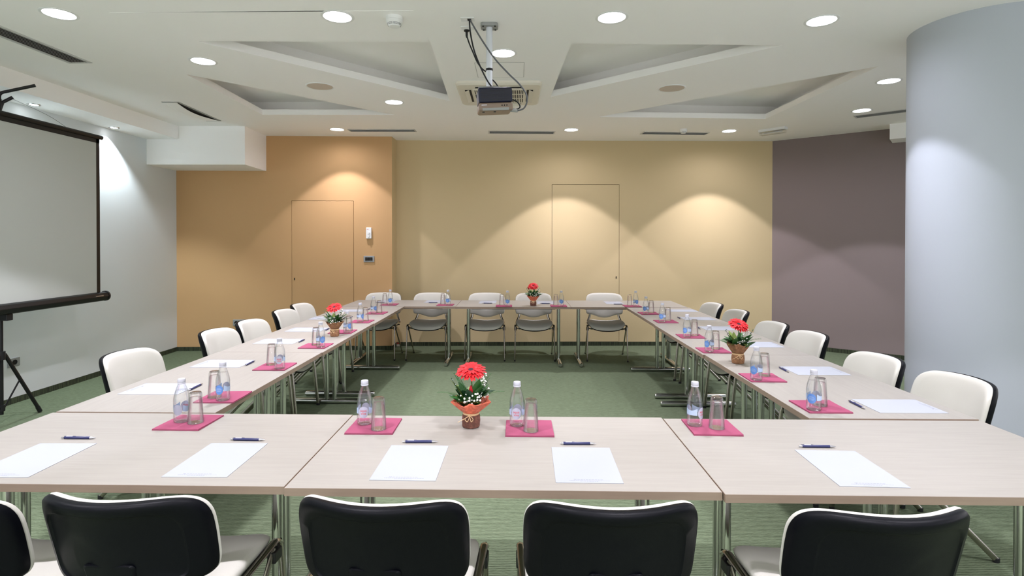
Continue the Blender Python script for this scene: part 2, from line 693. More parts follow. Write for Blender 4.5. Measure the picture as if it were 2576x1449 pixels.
# roof slab closing the void above
MB().prism([(XL - 0.1, YR - 0.1), (XL - 0.1, 8.5), (6.8, 8.5), (6.8, YR - 0.1)], HC + 0.3, HC + 0.36).build('roof_slab', 'ceiling_white', ceil)
LIP, CAV, OFF = 0.062, 0.16, 0.3
for t in COFFERS:
    t = ccw(list(t))
    big = offset_poly(t, OFF)
    mb = MB()
    n = len(t)
    v = [(p.x, p.y, HC) for p in t] + [(p.x, p.y, HC + LIP) for p in t] + [(p.x, p.y, HC + LIP) for p in big] + \
        [(p.x, p.y, HC + LIP + CAV) for p in big]
    f = []
    for i in range(n):
        j = (i + 1) % n
        f += [(i, j, n + j, n + i), (n + i, n + j, 2 * n + j, 2 * n + i), (2 * n + i, 2 * n + j, 3 * n + j, 3 * n + i)]
    f.append(tuple(range(3 * n, 4 * n)))
    mb.add(v, f)
    mb.build('coffer', 'ceiling_white', ceil)
t = ccw(SHALLOW)
mb = MB()
mb.add([(p.x, p.y, HC) for p in t] + [(p.x, p.y, HC + 0.002) for p in t], [(0, 1, 4, 3), (1, 2, 5, 4), (2, 0, 3, 5), (3, 4, 5)])
mb.build('coffer', 'ceiling_white', ceil)
# lowered strip along the left wall and the box in front of the orange wall
SOF = 2.845
s0, s1 = at_z(0, 160, HC), at_z(437, 317, HC)
ybx = 7.06
sof = MB().prism([(XL, YR), (-4.36, YR), (-4.36, ybx), (XL, ybx)], SOF, HC + 0.02).build('ceiling_soffit', 'ceiling_white')
struct(sof, 'lowered white ceiling strip along the left wall', 'soffit')
bxo = MB().prism([(XL, ybx), (-3.51, ybx + 0.03), (-3.53, 7.76), (XL, 7.70)], 2.52, HC + 0.02).build('ceiling_box', 'ceiling_white')
struct(bxo, 'white boxed duct hanging in front of the orange wall', 'duct box')
# boxed duct by the mauve wall
dm = (Vector(D_) - Vector(C_)).normalized()
nm = Vector((-dm.y, dm.x))
q0 = hit_wall(2245, 340, C_, D_).xy
k0 = 0.36
zb = hit_wall(2246, 360, C_, D_).z
e0 = q0
pts = [e0 + nm * -k0, e0 + nm * -k0 + dm * 1.2, e0 + dm * 1.2 + nm * 0.02, e0 + nm * 0.02]
bx2 = MB().prism([(p.x, p.y) for p in pts], zb, HC + 0.02).build('ceiling_duct', 'ceiling_white')
struct(bx2, 'white boxed duct on the mauve wall behind the column', 'duct box')


# ------------------------------------------------------------------ lamps
def make_downlight(r, warm=False):
    root = thing('ceiling_downlight', '', 'downlight')
    MB().lathe([(r - 0.004, 0.0), (r - 0.004, -0.003), (r + 0.006, -0.005), (r + 0.014, -0.001), (r + 0.014, 0.001)], 32,
               close=True).build('trim_ring', 'plastic_white', root, smooth=True)
    MB().lathe_open([(r - 0.004, -0.001), (r - 0.006, 0.012), (r * 0.9, 0.07), (r * 0.5, 0.075)], 32).build('reflector', 'chrome', root, smooth=True)
    MB().lathe([(1e-6, 0.017), (r * 0.93, 0.02), (r * 0.93, 0.024), (1e-6, 0.026)], 32).build('lamp_glass', 'lamp_glass', root, smooth=True)
    return root


def lamp_light(name, root, loc, power, colr, half=45.0, radius=0.035, blend=0.12, profile=0.0):
    ld = bpy.data.lights.new(name, 'SPOT')
    ld.energy = power
    ld.color = colr
    ld.spot_size = math.radians(2 * half)
    ld.spot_blend = blend
    ld.shadow_soft_size = radius
    if profile:
        # reflector lamp: strongest straight down, weak towards the cut-off angle
        ld.use_nodes = True
        nt = ld.node_tree
        em = nt.nodes['Emission']
        tc = nt.nodes.new('ShaderNodeTexCoord')
        sx = nt.nodes.new('ShaderNodeSeparateXYZ')
        ab = nt.nodes.new('ShaderNodeMath')
        ab.operation = 'ABSOLUTE'
        mr = nt.nodes.new('ShaderNodeMapRange')
        mr.interpolation_type = 'SMOOTHSTEP'
        mr.inputs['From Min'].default_value = 0.68
        mr.inputs['From Max'].default_value = 0.98
        mr.inputs['To Min'].default_value = profile
        mr.inputs['To Max'].default_value = 1.0
        nt.links.new(tc.outputs['Normal'], sx.inputs[0])
        nt.links.new(sx.outputs['Z'], ab.inputs[0])
        nt.links.new(ab.outputs[0], mr.inputs['Value'])
        nt.links.new(mr.outputs[0], em.inputs['Strength'])
    lo = bpy.data.objects.new(name, ld)
    COL.objects.link(lo)
    lo.location = loc
    lo.parent = root
    # soft spill of the same lamp beyond its beam
    return lo


def lamp_spill(root, loc, power, colr):
    ld = bpy.data.lights.new('lamp_spill', 'SPOT')
    ld.energy = power
    ld.color = colr
    ld.spot_size = math.radians(172)
    ld.spot_blend = 0.6
    ld.shadow_soft_size = 0.06
    lo = bpy.data.objects.new('lamp_spill', ld)
    COL.objects.link(lo)
    lo.location = loc
    lo.parent = root


NEUT = (0.93, 0.885, 1.0)
COOL = (0.86, 0.86, 1.0)
LLAB = ['round downlight near the long vent grille on the screen side', 'round downlight beside the smoke detector near projector mount',
        'round downlight ahead of the recess on the column side', 'round downlight in front of the white column top',
        'round downlight between both recesses on the screen side', 'round downlight just behind the projector pole',
        'round downlight between cassette air conditioner and small recess', 'round downlight above the orange door',
        'round downlight above the beige door', 'round downlight beside the emergency light above beige wall',
        'round downlight close behind the white column top', 'round downlight beside the grille on the mauve wall side']
proto_l = make_downlight(RL)
for i, p in enumerate(LPOS):
    o = proto_l if i == 0 else copy_tree(proto_l)
    o.location = p
    tag(o, LLAB[i], 'downlight', 'round ceiling downlights')
LROOTS = [o for o in SC.objects if o.name.startswith('ceiling_downlight')]
base_set = list(LROOTS)
for i, p in enumerate(REAR_FILL):
    o = copy_tree(proto_l)
    o.location = p
    tag(o, 'round downlight, %s from screen wall in ceiling row %s' % (ORD[i % 4], ('over the dark chair backs', 'beside the middle of the rear floor', 'along the rear window wall')[i // 4]), 'downlight', 'round ceiling downlights behind the view')
    base_set.append(o)
for i, o in enumerate(base_set):
    c = COOL if i in (0, 3, 10, 11) else NEUT
    k = 3.5 if o.location.y < 0 else (0.62 if i == 7 else (0.8 if i == 3 else 1.0))        # added rear lamps boosted to fill the room with bounce
    lamp_light('lamp_beam', o, (0, 0, -0.012), SPOT_W * k, c, profile=0.45)
    lamp_spill(o, (0, 0, -0.014), SPOT_W * 0.09 * k, c)
# two small lamps in the lowered strip
small = None
for i, (u, v) in enumerate([(85, 263), (279, 321)]):
    p = at_z(u, v, SOF)
    p.x = min(max(p.x, -4.66), -4.46)
    if small is None:
        small = thing('soffit_downlight', '', 'downlight')
        MB().lathe([(0.035, 0.0), (0.035, -0.004), (0.05, -0.006), (0.056, 0.0)], 28, close=True).build('trim_ring', 'chrome', small, smooth=True)
        MB().lathe([(1e-6, -0.004), (0.035, -0.003), (0.035, 0.0), (1e-6, 0.0)], 28).build('lamp_glass', 'lamp_glass', small, smooth=True)
        o = small
    else:
        o = copy_tree(small)
    o.location = p
    tag(o, ['small recessed lamp above the projection screen', 'small recessed lamp in lowered strip past the projection screen'][i],
        'downlight', 'small lamps in the lowered strip')
    lamp_light('lamp_beam', o, (0, 0, -0.02), 32, (0.82, 0.92, 1.0), half=50, radius=0.02, blend=0.5)
p = Vector((-4.56, 2.6, SOF))  # one more strip lamp, out of view, added for fill
o = copy_tree(small)
o.location = p
tag(o, 'small recessed lamp in lowered strip ahead of the projection screen', 'downlight', 'small lamps in the lowered strip')
for ch in list(o.children):
    if ch.type == 'LIGHT':
        ch.data = ch.data.copy()


# ------------------------------------------------------------------ ceiling fittings
def vent(name, corners, label, nblades=4, tw=0.018):
    """long grille; corners are the four ceiling pixels"""
    P = [at_z(u, v, HC).xy for u, v in corners]
    c = sum(P, Vector((0, 0))) / 4
    e = ((P[1] - P[0]) + (P[2] - P[3])) * 0.5
    w = ((P[3] - P[0]) + (P[2] - P[1])) * 0.5
    return vent_at(name, c, e.length, w.length, math.atan2(e.y, e.x), label, nblades, tw)


def vent_at(name, c, L, W, a, label, nblades=4, tw=0.018):
    r = thing(name, label, 'vent', (c.x, c.y, HC), a, 'ceiling vent grilles')
    mb = MB()
    for s in (-1, 1):
        mb.box(-L / 2, L / 2, s * W / 2 - (tw if s > 0 else 0), s * W / 2 + (tw if s < 0 else 0), -0.005, 0.0)
        mb.box(s * L / 2 - (tw if s > 0 else 0), s * L / 2 + (tw if s < 0 else 0), -W / 2 + tw, W / 2 - tw, -0.005, 0.0)
    mb.build('frame', 'vent_metal', r)
    MB().box(-L / 2 + tw, L / 2 - tw, -W / 2 + tw, W / 2 - tw, -0.0012, -0.0002).build('backing', 'slot_dark' if nblades > 5 else 'vent_back', r)
    iw = W - 2 * tw
    for k in range(nblades):
        y = -iw / 2 + iw * (k + 0.5) / nblades
        M = Matrix.Translation((0, y, -0.004)) @ Matrix.Rotation(0.5, 4, 'X')
        MB().box(-L / 2 + tw, L / 2 - tw, -iw / nblades * 0.3, iw / nblades * 0.3, -0.0008, 0.0008, M).build('slat', 'vent_blade', r)
    return r


vent('ceiling_vent', [(872, 325), (1043, 325), (1049, 331), (884, 331)], 'long grey vent grille above the orange wall corner', 3)
vent('ceiling_vent', [(1228, 329), (1397, 330), (1394, 336.5), (1229, 335.5)], 'long grey vent grille above the beige wall beside the beige door', 3)
vent('ceiling_vent', [(1618, 331), (1785, 333), (1773, 339.5), (1611, 337)], 'long grey vent grille behind the small smoke detector', 3)
# the one by the mauve wall runs on behind the column
a0, a1 = at_z(2150, 294, HC).xy, at_z(2278, 278, HC).xy
dv = (a1 - a0).normalized()
c = a0 + dv * 0.45
vent_at('ceiling_vent', c, 0.9, 0.17, math.atan2(dv.y, dv.x), 'long grey vent grille reaching behind the column near mauve wall', 4)
# long one on the screen side runs out of view
vent_at('ceiling_vent', Vector((-3.64, 3.95)), 1.2, 0.2, PI / 2 - 0.03, 'long vent grille with dark slats on the projection screen side', 6, 0.026)
# broken vent: frame with a panel sagging down on one side
r = thing('ceiling_vent', 'short vent with a warped white panel bowing out of its frame', 'vent', tuple(at_z(487, 281.5, HC)), PI / 2 + 0.045, 'ceiling vent grilles')
L, W, tw = 0.93, 0.18, 0.02
mb = MB()
for s in (-1, 1):
    mb.box(-L / 2, L / 2, s * W / 2 - (tw if s > 0 else 0), s * W / 2 + (tw if s < 0 else 0), -0.005, 0.0)
    mb.box(s * L / 2 - (tw if s > 0 else 0), s * L / 2 + (tw if s < 0 else 0), -W / 2 + tw, W / 2 - tw, -0.005, 0.0)
mb.build('frame', 'plastic_grey', r)
MB().box(-L / 2 + tw, L / 2 - tw, -W / 2 + tw, W / 2 - tw, -0.0015, -0.0005).build('backing', 'slot_dark', r)
mb = MB()
vv, ff = [], []
N = 16
for i in range(N + 1):
    s = i / N
    x = -L / 2 + tw + (L - 2 * tw) * s
    sag = 0.03 * math.sin(PI * s)
    shift = 0.05 * math.sin(PI * s)
    for (yy, zz) in ((W / 2 - tw * 0.2, -0.006 - sag * 0.9), (-W / 2 + tw + 0.01 + shift, -0.006 - sag * 0.5), (-W / 2 + tw + 0.01 + shift, -0.003 - sag * 0.5), (W / 2 - tw * 0.2, -0.003 - sag * 0.9)):
        vv.append((x, yy, zz))
for i in range(N):
    for k in range(4):
        k2 = (k + 1) % 4
        ff.append((i * 4 + k, i * 4 + k2, (i + 1) * 4 + k2, (i + 1) * 4 + k))
ff += [(3, 2, 1, 0), tuple(N * 4 + k for k in range(4))]
mb.add(vv, ff).build('panel', 'ceiling_white', r)

# ceiling loudspeakers
for i, (u, v) in enumerate([(805, 217), (1690, 222)]):
    p = at_z(u, v, HC)
    r = thing('ceiling_speaker', ['round flush ceiling speaker between the recesses on the screen side', 'round flush ceiling speaker between the recesses on the column side'][i],
              'speaker', tuple(p), 0, 'round ceiling speakers')
    MB().lathe([(0.118, 0.0), (0.118, -0.004), (0.127, -0.006), (0.133, 0.0)], 40, close=True).build('rim', 'plastic_white', r, smooth=True)
    MB().lathe([(1e-6, -0.005), (0.118, -0.0035), (0.118, 0.0), (1e-6, 0.0)], 40).build('mesh_cover', 'speaker_mesh', r, smooth=True)

# smoke detectors
for i, (u, v, s) in enumerate([(992, 43, 1.0), (1719, 325, 0.86)]):
    p = at_z(u, v, HC)
    r = thing('smoke_detector', ['white smoke detector beside the projector mount', 'small white smoke detector in front of the vent grille'][i], 'smoke detector',
              tuple(p), 0, 'ceiling smoke detectors')
    MB().lathe([(0.054 * s, 0.0), (0.056 * s, -0.022 * s), (0.0545 * s, -0.024 * s), (0.0545 * s, -0.025 * s), (1e-6, -0.025 * s)], 32).build('base', 'plastic_white', r, smooth=True, angle=0.5)
    MB().lathe([(0.0545 * s, -0.026 * s), (0.054 * s, -0.036 * s), (0.045 * s, -0.046 * s), (0.043 * s, -0.054 * s), (0.034 * s, -0.064 * s), (1e-6, -0.066 * s)], 32).build('head', 'plastic_white', r, smooth=True, angle=0.5)
    for zz, rr in ((-0.048 * s, 0.0455 * s), (-0.0545 * s, 0.0436 * s)):
        for k in range(8):
            mb = MB()
            a0, a1 = 2 * PI * k / 8 + 0.06, 2 * PI * (k + 1) / 8 - 0.06
            vv = []
            for j in range(6):
                a = a0 + (a1 - a0) * j / 5
                for dz in (0.0014 * s, -0.0014 * s):
                    vv.append((rr * math.cos(a), rr * math.sin(a), zz + dz))
            mb.add(vv, [(2 * j, 2 * j + 1, 2 * j + 3, 2 * j + 2) for j in range(5)]).build('slot', 'slot_dark', r)

# emergency light
p0, p1 = at_z(1911, 332, HC - 0.02), at_z(1978, 322, HC - 0.02)
a = math.atan2(p1.y - p0.y, p1.x - p0.x)
c = (p0 + p1) / 2
r = thing('emergency_light', 'long white emergency light with clear cover on the ceiling', 'emergency light', (c.x, c.y, HC), a)
L = (p1 - p0).length
MB().box(-L / 2, L / 2, -0.05, 0.05, -0.035, 0).build('housing', 'plastic_white', r, bevel=0.006)
MB().box(-L / 2 + 0.01, L / 2 - 0.01, -0.045, 0.045, -0.075, -0.0352).build('cover', 'clear_cover', r, bevel=0.012)
MB().tube([(-L / 2 + 0.05, 0, -0.05), (L / 2 - 0.05, 0, -0.05)], 0.008).build('tube_lamp', 'plastic_white', r, smooth=True)

# access hatch: a thin seam square
r = thing('access_hatch', 'square flush access hatch behind the projector pole', 'hatch', (-0.155, 4.815, HC), 0.0)
MB().box(-0.203, 0.203, -0.203, 0.203, -0.002, 0.0).build('panel', 'ceiling_white', r)
mb = MB()
for s in (-1, 1):
    mb.box(-0.207, 0.207, s * 0.205 - 0.002, s * 0.205 + 0.002, -0.0015, 0)
    mb.box(s * 0.205 - 0.002, s * 0.205 + 0.002, -0.207, 0.207, -0.0015, 0)
mb.build('seam', 'plastic_grey', r)


def rrect(w, h, r, n=6):
    out = []
    for cx, cy, a0 in ((w - r, h - r, 0), (-w + r, h - r, PI / 2), (-w + r, -h + r, PI), (w - r, -h + r, 1.5 * PI)):
        for k in range(n + 1):
            a = a0 + PI / 2 * k / n
            out.append((cx + r * math.cos(a), cy + r * math.sin(a)))
    return out


# cassette air conditioner
r = thing('air_conditioner', 'square cream cassette air conditioner behind the projector', 'air conditioner', (-0.185, 5.53, HC), 0.01)
mb = MB()
rings = [(rrect(0.40, 0.40, 0.05), 0.0), (rrect(0.40, 0.40, 0.05), -0.02), (rrect(0.385, 0.385, 0.05), -0.034), (rrect(0.345, 0.345, 0.04), -0.036)]
n = len(rings[0][0])
vv = [(x, y, z) for ring, z in rings for x, y in ring]
ff = []
for i in range(len(rings) - 1):
    for k in range(n):
        k2 = (k + 1) % n
        ff.append((i * n + k, i * n + k2, (i + 1) * n + k2, (i + 1) * n + k))
ff.append(tuple(range((len(rings) - 1) * n, len(rings) * n)))
mb.add(vv, ff).build('panel', 'plastic_cream', r, smooth=True, angle=0.5)
for k in range(4):
    M = Matrix.Rotation(k * PI / 2, 4, 'Z')
    MB().box(-0.22, 0.22, 0.265, 0.325, -0.0375, -0.0362, M).build('outlet_slot', 'slot_dark', r)
    M2 = M @ Matrix.Translation((0, 0.30, -0.042)) @ Matrix.Rotation(-0.45, 4, 'X')
    MB().box(-0.215, 0.215, -0.026, 0.026, -0.002, 0.002, M2).build('louvre', 'plastic_cream', r)
MB().box(-0.235, 0.235, -0.235, 0.235, -0.0375, -0.0362).build('inlet', 'slot_dark', r)
mb = MB()
for s in (-1, 1):
    mb.box(-0.25, 0.25, s * 0.242 - 0.008, s * 0.242 + 0.008, -0.044, -0.0362)
    mb.box(s * 0.242 - 0.008, s * 0.242 + 0.008, -0.234, 0.234, -0.044, -0.0362)
for yy in (-0.078, 0.078):
    mb.box(-0.235, 0.235, yy - 0.005, yy + 0.005, -0.043, -0.0378)
mb.build('grille_frame', 'plastic_cream', r)
sl = MB().box(-0.0042, 0.0042, -0.234, 0.234, -0.044, -0.0378).build('slat', 'plastic_cream', r)
for k in range(27):
    o = sl if k == 0 else sl.copy()
    if k:
        COL.objects.link(o)
    o.location = (-0.22 + 0.44 * k / 26, 0, 0)

# ------------------------------------------------------------------ projector on its pole
PX, PY = at_z(1231, 62, HC).xy
r = thing('projector', 'dark navy projector hanging from a white ceiling pole', 'projector', (PX, PY, HC))
fl = MB()
fl.add(*(lambda q: ([(x, y, 0.0) for x, y in q] + [(x, y, -0.022) for x, y in q],
                    [tuple(range(len(q))), tuple(range(2 * len(q) - 1, len(q) - 1, -1))] +
                    [(k, (k + 1) % len(q), len(q) + (k + 1) % len(q), len(q) + k) for k in range(len(q))]))(rrect(0.058, 0.05, 0.02)))
flo = fl.build('ceiling_flange', 'plastic_grey', r, bevel=0.003)
for sx in (-1, 1):
    for sy in (-1, 1):
        MB().lathe([(1e-6, -0.026), (0.006, -0.026), (0.006, -0.021), (1e-6, -0.021)], 8, Matrix.Translation((sx * 0.04, sy * 0.034, 0))).build('bolt', 'slot_dark', flo)
MB().tube([(0, 0, -0.02), (0, 0, -0.43)], 0.0215, 20).build('pole', 'pole_white', r, smooth=True)
MB().lathe([(0.022, 2.697 - HC), (0.024, 2.697 - HC), (0.024, 2.712 - HC), (0.022, 2.712 - HC)], 20, close=True).build('cable_strap', 'cable_black', r, smooth=True)
PB = Matrix.Translation((0.035, -0.03, -0.53)) @ Matrix.Rotation(-0.06, 4, 'Y') @ Matrix.Rotation(0.12, 4, 'Z') @ Matrix.Rotation(0.10, 4, 'X')
brk = MB()
brk.box(-0.10, 0.03, -0.06, 0.06, 0.082, 0.09, PB)
brk.box(-0.105, -0.1, -0.06, 0.06, 0.06, 0.09, PB)
brk.lathe([(1e-6, 0.08), (0.035, 0.08), (0.035, 0.10), (1e-6, 0.102)], 16, PB @ Matrix.Translation((-0.035, 0.03, 0)))
brk.build('mount_bracket', 'plastic_grey', r, bevel=0.002)
up_ = MB().box(-0.112, 0.112, -0.11, 0.11, -0.022, 0.075, PB).build('body', 'projector_navy', r, bevel=0.012, segs=3)
lo_ = MB().box(-0.113, 0.113, -0.112, 0.11, -0.078, -0.0222, PB).build('lower_case', 'projector_brown', r, bevel=0.016, segs=3)
for k in range(9):
    zz = -0.008 + 0.0085 * k
    MB().box(-0.097, 0.097, -0.1118, -0.1102, zz, zz + 0.0035, PB).build('grille_bar', 'plastic_black', up_)
MB().box(-0.09, 0.085, -0.1135, -0.112, -0.074, -0.057, PB).build('front_strip', 'plastic_grey', lo_, bevel=0.004)
for k in range(3):
    MB().lathe([(1e-6, 0), (0.004, 0), (0.004, 0.003), (1e-6, 0.003)], 10, PB @ Matrix.Translation((0.04 + 0.016 * k, -0.112, -0.043)) @ Matrix.Rotation(PI / 2, 4, 'X')).build('button', 'slot_dark', lo_)
MB().box(-0.095, -0.06, -0.1132, -0.1122, -0.040, -0.036, PB).build('badge', 'pen_silver', lo_)
for k in range(4):
    MB().box(-0.09 + 0.025 * k, -0.075 + 0.025 * k, -0.09, -0.075, -0.083, -0.078, PB).build('foot', 'plastic_black', lo_) if k in (0, 3) else None


def cable(pix, rad, material, y=None, parent=None, name='cable', yy=None):
    pts = []
    for i, (u, v) in enumerate(pix):
        yv = y if yy is None else yy[i]
        pts.append(at_y(u, v, yv) - Vector((PX, PY, HC)))
    return MB().tube(smooth_path(pts, 7), rad, 8).build(name, material, parent, smooth=True)


cable([(1182, 49.5), (1195, 72), (1215, 105), (1245, 148), (1280, 186), (1305, 210), (1322, 233), (1326, 254), (1318, 272), (1302, 278), (1290, 277)],
      0.0055, 'cable_grey', None, r, 'video_cable', [3.70, 3.71, 3.70, 3.69, 3.68, 3.68, 3.68, 3.69, 3.70, 3.71, 3.72])
cable([(1181, 51), (1183, 80), (1190, 117), (1199, 145), (1212, 176), (1226, 203), (1236, 217)], 0.005, 'cable_black', 3.70, r, 'signal_cable')
cable([(1175, 92), (1180, 108), (1190, 132), (1200, 155), (1212, 172), (1222, 180)], 0.0045, 'cable_black', 3.72, r, 'power_cable')
cable([(1238, 200), (1246, 208), (1252, 217)], 0.0045, 'cable_black', 3.82, r, 'power_cable')
cable([(1213, 226), (1225, 220), (1245, 219), (1260, 222), (1268, 228), (1266, 236), (1258, 238)], 0.005, 'cable_black', 3.74, r, 'looped_cable')
cable([(1284, 250), (1298, 254), (1307, 264), (1307, 271), (1298, 275), (1286, 273)], 0.0045, 'cable_black', 3.76, r, 'side_cable')
MB().tube([at_y(1284, 277, 3.72) - Vector((PX, PY, HC)), at_y(1302, 279, 3.71) - Vector((PX, PY, HC))], 0.011, 10).build('cable_plug', 'plastic_grey', r, smooth=True)
pp = at_y(1174, 78, 3.75) - Vector((PX, PY, HC))
mb = MB()
mb.lathe([(1e-6, 0.006), (0.019, 0.005), (0.019, -0.002), (0.008, -0.008), (0.008, -0.03), (0.004, -0.045), (1e-6, -0.045)], 14, Matrix.Translation(pp))
mb.build('power_plug', 'plastic_black', r, smooth=True)
# ceiling sockets
for i, (u, v) in enumerate([(1176, 47.5), (1176, 70)]):
    p = at_z(u, v, HC)
    s = thing('ceiling_socket', ['white data outlet plate in the ceiling above the projector cables', 'white power outlet in the ceiling holding the black plug'][i],
              'socket', tuple(p), 0, 'ceiling outlets')
    MB().box(-0.045, 0.045, -0.033, 0.033, -0.006, 0).build('plate', 'plastic_white', s, bevel=0.003)
    if i == 0:
        MB().box(0.0, 0.025, -0.016, 0.016, -0.0075, -0.0062).build('port', 'slot_dark', s)
        MB().box(-0.034, -0.012, -0.018, 0.018, -0.0075, -0.0062).build('insert', 'plastic_white', s)
    else:
        MB().lathe([(1e-6, -0.0075), (0.019, -0.0075), (0.021, -0.0062), (1e-6, -0.0062)], 20).build('insert', 'plastic_white', s)


# ------------------------------------------------------------------ wall fittings
def wall_thing(name, label, cat, u, v, p, q):
    h = hit_wall(u, v, p, q)
    a = math.atan2(q[1] - p[1], q[0] - p[0])
    return thing(name, label, cat, tuple(h), a)


t = wall_thing('thermostat', 'white thermostat with two round knobs on the orange wall', 'thermostat', 928.5, 586.5, A, B)
MB().box(-0.038, 0.038, -0.032, 0, -0.078, 0.078).build('case', 'plastic_white', t, bevel=0.006)
for zz, rr in ((0.005, 0.018), (-0.047, 0.015)):
    MB().lathe([(1e-6, 0.014), (rr * 0.9, 0.014), (rr, 0.0), (1e-6, 0)], 20, Matrix.Translation((0.0, -0.032, zz)) @ Matrix.Rotation(PI / 2, 4, 'X')).build('knob', 'plastic_white', t, smooth=True, angle=0.6)
MB().box(-0.025, 0.0, -0.0328, -0.0321, 0.05, 0.054).build('print', 'print_red', t)
t = wall_thing('light_switch', 'grey framed switch plate with dark buttons on the orange wall', 'switch', 928.5, 651.5, A, B)
MB().box(-0.076, 0.076, -0.014, 0, -0.044, 0.044).build('frame', 'plastic_grey', t, bevel=0.006)
for k in range(3):
    MB().box(-0.052 + 0.035 * k, -0.0185 + 0.035 * k, -0.018, -0.0142, -0.023, 0.023).build('button', 'slot_dark', t, bevel=0.002)
t = wall_thing('wall_socket', 'grey double socket on the orange wall behind the chairs', 'socket', 603, 811.5, A, B)
MB().box(-0.09, 0.09, -0.014, 0, -0.045, 0.045).build('frame', 'plastic_grey', t, bevel=0.006)
for k in (-1, 1):
    b_ = MB().lathe([(1e-6, 0.002), (0.02, 0.002), (0.022, 0.006), (0.024, 0.006), (0.024, 0), (1e-6, 0)], 20,
                    Matrix.Translation((k * 0.042, -0.0142, 0)) @ Matrix.Rotation(PI / 2, 4, 'X')).build('socket_well', 'plastic_black', t, smooth=True, angle=0.5)
t = thing('wall_socket', 'grey socket low on the white wall behind the screen stand', 'socket', tuple(hit_wall(33, 911, (XL, YR), A)), PI / 2)
MB().box(-0.062, 0.062, -0.014, 0, -0.043, 0.043).build('frame', 'plastic_grey', t, bevel=0.006)
MB().lathe([(1e-6, 0.002), (0.02, 0.002), (0.022, 0.006), (0.024, 0.006), (0.024, 0), (1e-6, 0)], 20,
           Matrix.Translation((0.0, -0.0142, 0)) @ Matrix.Rotation(PI / 2, 4, 'X')).build('socket_well', 'plastic_black', t, smooth=True, angle=0.5)
for (u, v, p, q, lab) in ((1003, 864, B2, C_, 'small red topped fitting on skirting beside the orange corner'), (1979, 865.5, C_, D_, 'small red topped fitting on skirting of the mauve wall')):
    h = hit_wall(u, v, p, q)
    a = math.atan2(q[1] - p[1], q[0] - p[0])
    t = thing('skirting_fitting', lab, 'wall fitting', (h.x, h.y, 0), a, 'red fittings on the skirting')
    MB().box(-0.03, 0.03, -0.05, -0.0125, 0.002, 0.034).build('body', 'plastic_cream', t, bevel=0.004)
    MB().box(-0.034, 0.034, -0.054, -0.0125, 0.0345, 0.052).build('cap', 'red_plastic', t, bevel=0.004)

# ------------------------------------------------------------------ projection screen on tripod
SX, SY = -4.27, 4.565
r = thing('projection_screen', 'white projection screen with black borders on a tripod stand', 'projection screen', (SX, SY, 0))
yl, yr_, zb_, zt_ = -1.033, 1.033, 1.0, 2.58
MB().box(-0.004, 0.0, yl, yr_, zb_ - 0.02, zt_).build('screen_fabric', 'screen_white', r)
mb = MB()
mb.box(0.0001, 0.0012, yl, yl + 0.045, zb_, zt_)
mb.box(0.0001, 0.0012, yr_ - 0.045, yr_, zb_, zt_)
mb.box(0.0001, 0.0012, yl, yr_, zt_ - 0.05, zt_)
mb.build('border', 'screen_black', r)
MB().tube([(0.0, yl - 0.03, zt_ + 0.012), (0.0, yr_ + 0.03, zt_ + 0.012)], 0.022, 12).build('top_bar', 'screen_black', r, smooth=True)
prof = [(0.05, 0.0), (0.035, 0.035), (0.0, 0.045), (-0.035, 0.035), (-0.045, 0.0), (-0.035, -0.04), (0.0, -0.05), (0.035, -0.04)]
mb = MB()
n = len(prof)
mb.add([(x, y, zb_ - 0.03 + z) for y in (yl - 0.06, yr_ + 0.06) for x, z in prof],
       [tuple(range(n)), tuple(range(2 * n - 1, n - 1, -1))] + [(k, (k + 1) % n, n + (k + 1) % n, n + k) for k in range(n)])
case = mb.build('case', 'screen_black', r, bevel=0.006)
for yy in (yl - 0.066, yr_ + 0.06):
    MB().tube([(0, yy, zb_ - 0.03), (0, yy + 0.02, zb_ - 0.03)], 0.052, 18).build('end_cap', 'plastic_black', case, smooth=True, angle=0.5)
MB().box(0.047, 0.051, yr_ - 0.12, yr_ - 0.02, zb_ - 0.025, zb_ - 0.015).build('badge', 'pen_silver', case)
MB().tube([(-0.06, 0, 0.08), (-0.06, 0, 2.72)], 0.016, 12).build('pole', 'screen_black', r, smooth=True)
MB().box(-0.08, 0.02, -0.03, 0.03, zb_ - 0.13, zb_ - 0.075).build('case_clamp', 'plastic_black', r, bevel=0.005)
MB().tube(bend_path([(-0.06, 0, 2.70), (-0.06, 0, 2.77), (0.16, 0.10, 2.86)], 0.03), 0.013, 10).build('hook_arm', 'screen_black', r, smooth=True)
MB().tube([(-0.06, 0, 2.62), (-0.06, 0.03, 2.70), (0.0, 0.06, 2.75)], 0.014, 10).build('hook', 'screen_black', r, smooth=True)
mb = MB()
mb.tube(smooth_path([(0, 0.03, 2.74), (0.0, 0.4, 2.68), (0, 0.62, zt_ + 0.03)], 4), 0.0015, 5)
mb.build('hanging_cord', 'cable_black', r)
MB().lathe([(0.0165, 0), (0.03, 0.0), (0.03, 0.07), (0.0165, 0.07)], 16, Matrix.Translation((-0.06, 0, 0.54)), close=True).build('leg_hub', 'plastic_black', r, smooth=True, angle=0.6)
MB().lathe([(0.0165, 0), (0.026, 0.0), (0.026, 0.05), (0.0165, 0.05)], 16, Matrix.Translation((-0.06, 0, 0.11)), close=True).build('brace_hub', 'plastic_black', r, smooth=True, angle=0.6)
f0 = at_z(101, 1037, 0.0) - Vector((SX, SY, 0))
a0 = math.atan2(f0.y, f0.x + 0.06)
rl = math.hypot(f0.x + 0.06, f0.y)
